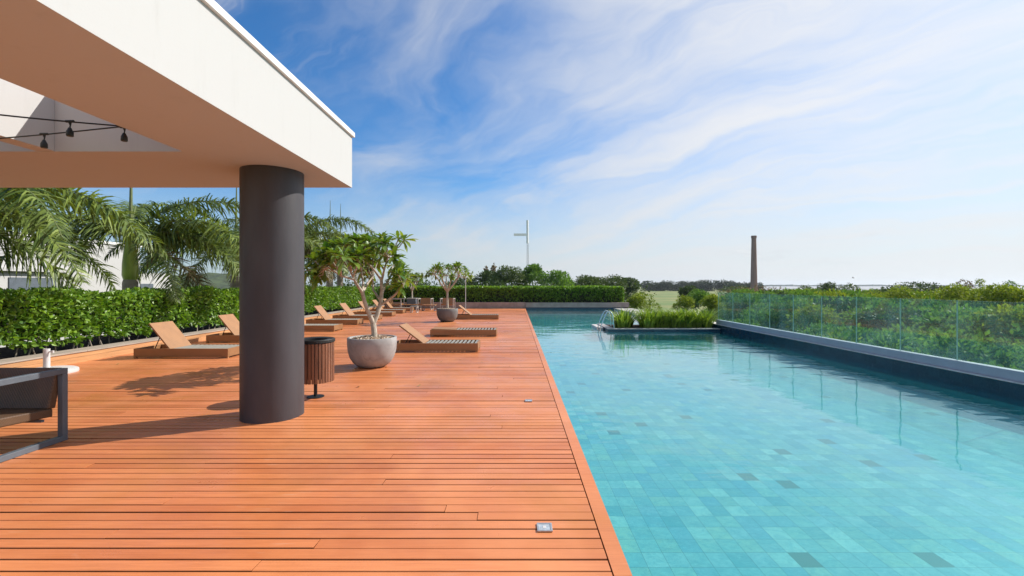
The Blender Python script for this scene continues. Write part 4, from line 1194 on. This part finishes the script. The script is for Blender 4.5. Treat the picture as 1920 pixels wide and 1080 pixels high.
def build_under():
    # ground rising below the thicket
    m = plain('undergrowth', (.035, .070, .018), .95, .5, .6, .5, 3.)
    n = 40; vs = []; fs = []
    for i in range(n):
        for j in range(n):
            X = POOL_X1 + .4 + (j / (n - 1)) * 110; Y = -8 + i / (n - 1) * 100
            h = G - .1 + 2.2 * min(1, max(0, (X - 7.2) / 10)) * (1 if Y < 40 else max(0, 1 - (Y - 40) / 40)) * (1 - min(1, max(0, (Y * .42 - X + 3) / 6)))
            vs.append((X, Y, h + random.uniform(-.1, .1)))
    for i in range(n - 1):
        for j in range(n - 1): fs.append((i * n + j, i * n + j + 1, (i + 1) * n + j + 1, (i + 1) * n + j))
    o = MB().add(vs, fs).build('slope', m); struct(o, 'overgrown slope below the thicket', 'terrain')
build_under()

def build_windbreak():
    blocks = [(1232, 526, 460, 56), (1290, 526, 460, 46), (1345, 525, 450, 62), (1395, 529, 430, 60)]
    for i, (x, yt, Y, w) in enumerate(blocks):
        rad = w / F * Y / 2; top = EYE - (yt - 535) / F * Y
        lob = []; rs = random.Random(i + 9)
        for k in range(60): lob.append((rs.uniform(-rad, rad), rs.uniform(-3, 3), (top - G) * rs.uniform(.22, .66), 3.8, 4, (top - G) * .34))
        V, Fc, T = crown_cloud(7000, lob, 1.25, 400 + i)
        o = np_mesh('windbreak', V, Fc, M_fartree, T); o.location = (at(x, Y), Y, G)
        tag(o, ['dark far windbreak block of trees next to the hedge end', 'dark far windbreak block above the lone lawn tree', 'dark far windbreak block over the far end of the glass', 'low far windbreak block reaching towards the chimney'][i], 'tree row', 'far windbreak rows')
    # long low scrub at the field edge
    lob = []; rs = random.Random(77)
    for k in range(150):
        Y = rs.uniform(150, 260); x = rs.uniform(1470, 2100); X = at(x, Y)
        lob.append((X, Y, G + 1.2, rs.uniform(2, 5), 2.5, rs.uniform(1.2, 2.6)))
    V, Fc, T = crown_cloud(9000, lob, .8, 500)
    o = np_mesh('scrub', V, Fc, M_tree, T); tag(o, 'low scrub scattered along the far edge of the fields', 'scrub', kind='stuff')
    lob = []
    for k in range(90):
        Y = rs.uniform(75, 140); x = rs.uniform(560, 1190); X = at(x, Y)
        lob.append((X, Y, G + rs.uniform(2, 4.4), rs.uniform(2, 4), 2.5, rs.uniform(1.5, 3.)))
    V, Fc, T = crown_cloud(9000, lob, .5, 501)
    o = np_mesh('far_wood', V, Fc, M_tree, T); tag(o, 'continuous mass of woodland behind the far hedge', 'woodland', kind='stuff')
    lob = []
    for k in range(120):
        Y = rs.uniform(32, 46); x = rs.uniform(560, 1150); X = at(x, Y)
        lob.append((X, Y, rs.uniform(-1.2, 1.0), rs.uniform(1, 2), 1.2, rs.uniform(.8, 1.4)))
    V, Fc, T = crown_cloud(20000, lob, .22, 502)
    o = np_mesh('understorey', V, Fc, M_bushd, T); tag(o, 'dark understorey bushes directly behind the hedges', 'bushes', kind='stuff')
build_windbreak()

# ------------------------------------------------------------------ chimney, mast, bird
def build_far():
    D = 340.
    t = thing('brick_chimney', 'tall tapered brown brick factory chimney against the pale sky', 'chimney', (at(1413.5, D), D, G))
    top = EYE + 93 / F * D - G; rb, rt = 12.5 / F * D / 2, 8.2 / F * D / 2
    m, tt, b, o = mk('old_brick')
    g = objco(tt); br = tt.new('ShaderNodeTexBrick'); tt.l.new(tt.mapping(g, rot=(R(90), 0, 0)), br.inputs[0]); br.inputs['Scale'].default_value = 1.2
    br.inputs['Color1'].default_value = (.26, .135, .105, 1); br.inputs['Color2'].default_value = (.20, .105, .085, 1); br.inputs['Mortar'].default_value = (.28, .20, .17, 1)
    tt.put(b.inputs['Base Color'], tt.mix(tt.ramp(tt.noise(tt.mapping(g, scale=(1, 1, .12)), .6, 5), .4, .7, 0., .6), br.outputs[0], (.15, .085, .075))); b.inputs['Roughness'].default_value = .9
    MB().lathe([(rb, 0), (rt, top - 2.2)], 24).build('shaft', m, t, smooth=True)
    MB().lathe([(rt, top - 2.2), (rt * 1.14, top - 1.7), (rt * 1.2, top - .7), (rt * 1.12, top), (rt * .75, top), (rt * .75, top - 1.5)], 24).build('crown', m, t, smooth=True)
    D = 240.
    t = thing('radio_mast', 'slender pale radio mast with side arm rising behind the trees', 'mast', (at(989, D), D, G))
    h = EYE + (535 - 413) / F * D - G; wl = h - 23.
    mb = MB()
    for k in range(3):
        a = k * 2.094; mb.tube([(.75 * math.cos(a), .75 * math.sin(a), 0), (.40 * math.cos(a), .40 * math.sin(a), h - 12)], .09, 5)
    z = 0
    while z < h - 13:
        for k in range(3):
            a, b2 = k * 2.094, (k + 1) * 2.094; q = .75 - .35 * z / (h - 12); mb.tube([(q * math.cos(a), q * math.sin(a), z), (q * math.cos(b2), q * math.sin(b2), z + 1.3)], .05, 4)
        z += 1.3
    mb.build('lattice', M_palemetal, t)
    mw = plain('mast_white', (.86, .86, .87), .5, .03)
    MB().lathe([(.62, h - 12.2), (.62, h), (0, h)], 14).build('antenna', mw, t, smooth=True)
    MB().box(-7.2, -.7, -.4, .4, h - 8.2, h - 7.0).build('side_arm', mw, t)
    # bird
    p = px(1600, 521, 70)
    mb = MB()
    mb.add([(-.28, 0, .12), (-.06, -.06, 0), (0, -.2, -.02), (.06, -.06, 0), (.30, 0, .15), (.05, .12, 0), (0, .22, 0), (-.05, .12, 0), (0, 0, -.07), (0, 0, .04)],
           [(0, 1, 9, 7), (4, 5, 9, 3), (1, 2, 9), (2, 3, 9), (5, 6, 9), (6, 7, 9), (0, 7, 8, 1), (4, 3, 8, 5), (1, 8, 2), (2, 8, 3), (5, 8, 6), (6, 8, 7)])
    o = mb.build('bird', M_black); o.location = p; o.rotation_euler = (0, .2, .5); tag(o, 'tiny dark bird flying above the right hand bushes', 'bird')
build_far()

# ------------------------------------------------------------------ haze over the river plain
def build_haze():
    o = MB().box(-4050, 4050, -3050, 6050, -5.5, 48).build('haze', [])
    m = bpy.data.materials.new('thin_haze'); m.use_nodes = True; m.node_tree.nodes.clear(); t = NT(m.node_tree)
    v = t.new('ShaderNodeVolumePrincipled'); v.inputs['Color'].default_value = (.80, .88, .97, 1); v.inputs['Density'].default_value = .00013
    v.inputs['Anisotropy'].default_value = .3
    out = t.new('ShaderNodeOutputMaterial'); t.l.new(v.outputs[0], out.inputs['Volume'])
    o.data.materials.append(m); o['kind'] = 'stuff'; tag(o, 'thin pale haze lying over the river plain', 'haze', kind='stuff')
build_haze()

def build_litter():
    m = plain('dry_leaf', (.40, .24, .08), .7, .4, 20.)
    rs = random.Random(12); base = None
    for k in range(16):
        x, y = (rs.uniform(-7.6, -3.6), rs.uniform(7.2, 11)) if k < 8 else (rs.uniform(-3.4, -.6), rs.uniform(6.6, 10.0))
        if base is None:
            mb = MB().add([(-.035, 0, .004), (-.01, .014, .007), (.02, .012, .012), (.040, 0, .016), (.02, -.012, .009), (-.01, -.014, .005), (0, 0, .003)], [(0, 6, 1), (1, 6, 2), (2, 6, 3), (3, 6, 4), (4, 6, 5), (5, 6, 0)])
            o = base = mb.build('fallen_leaf', m)
        else:
            o = base.copy(); COL.objects.link(o)
        o.location = (x, y, .002); o.rotation_euler.z = rs.uniform(0, 6.28); q = rs.uniform(.6, 1.2); o.scale = (q, q, q)
        tag(o, 'small dry brown leaf fallen on the deck boards', 'leaf', 'dry leaves fallen on the deck')
build_litter()
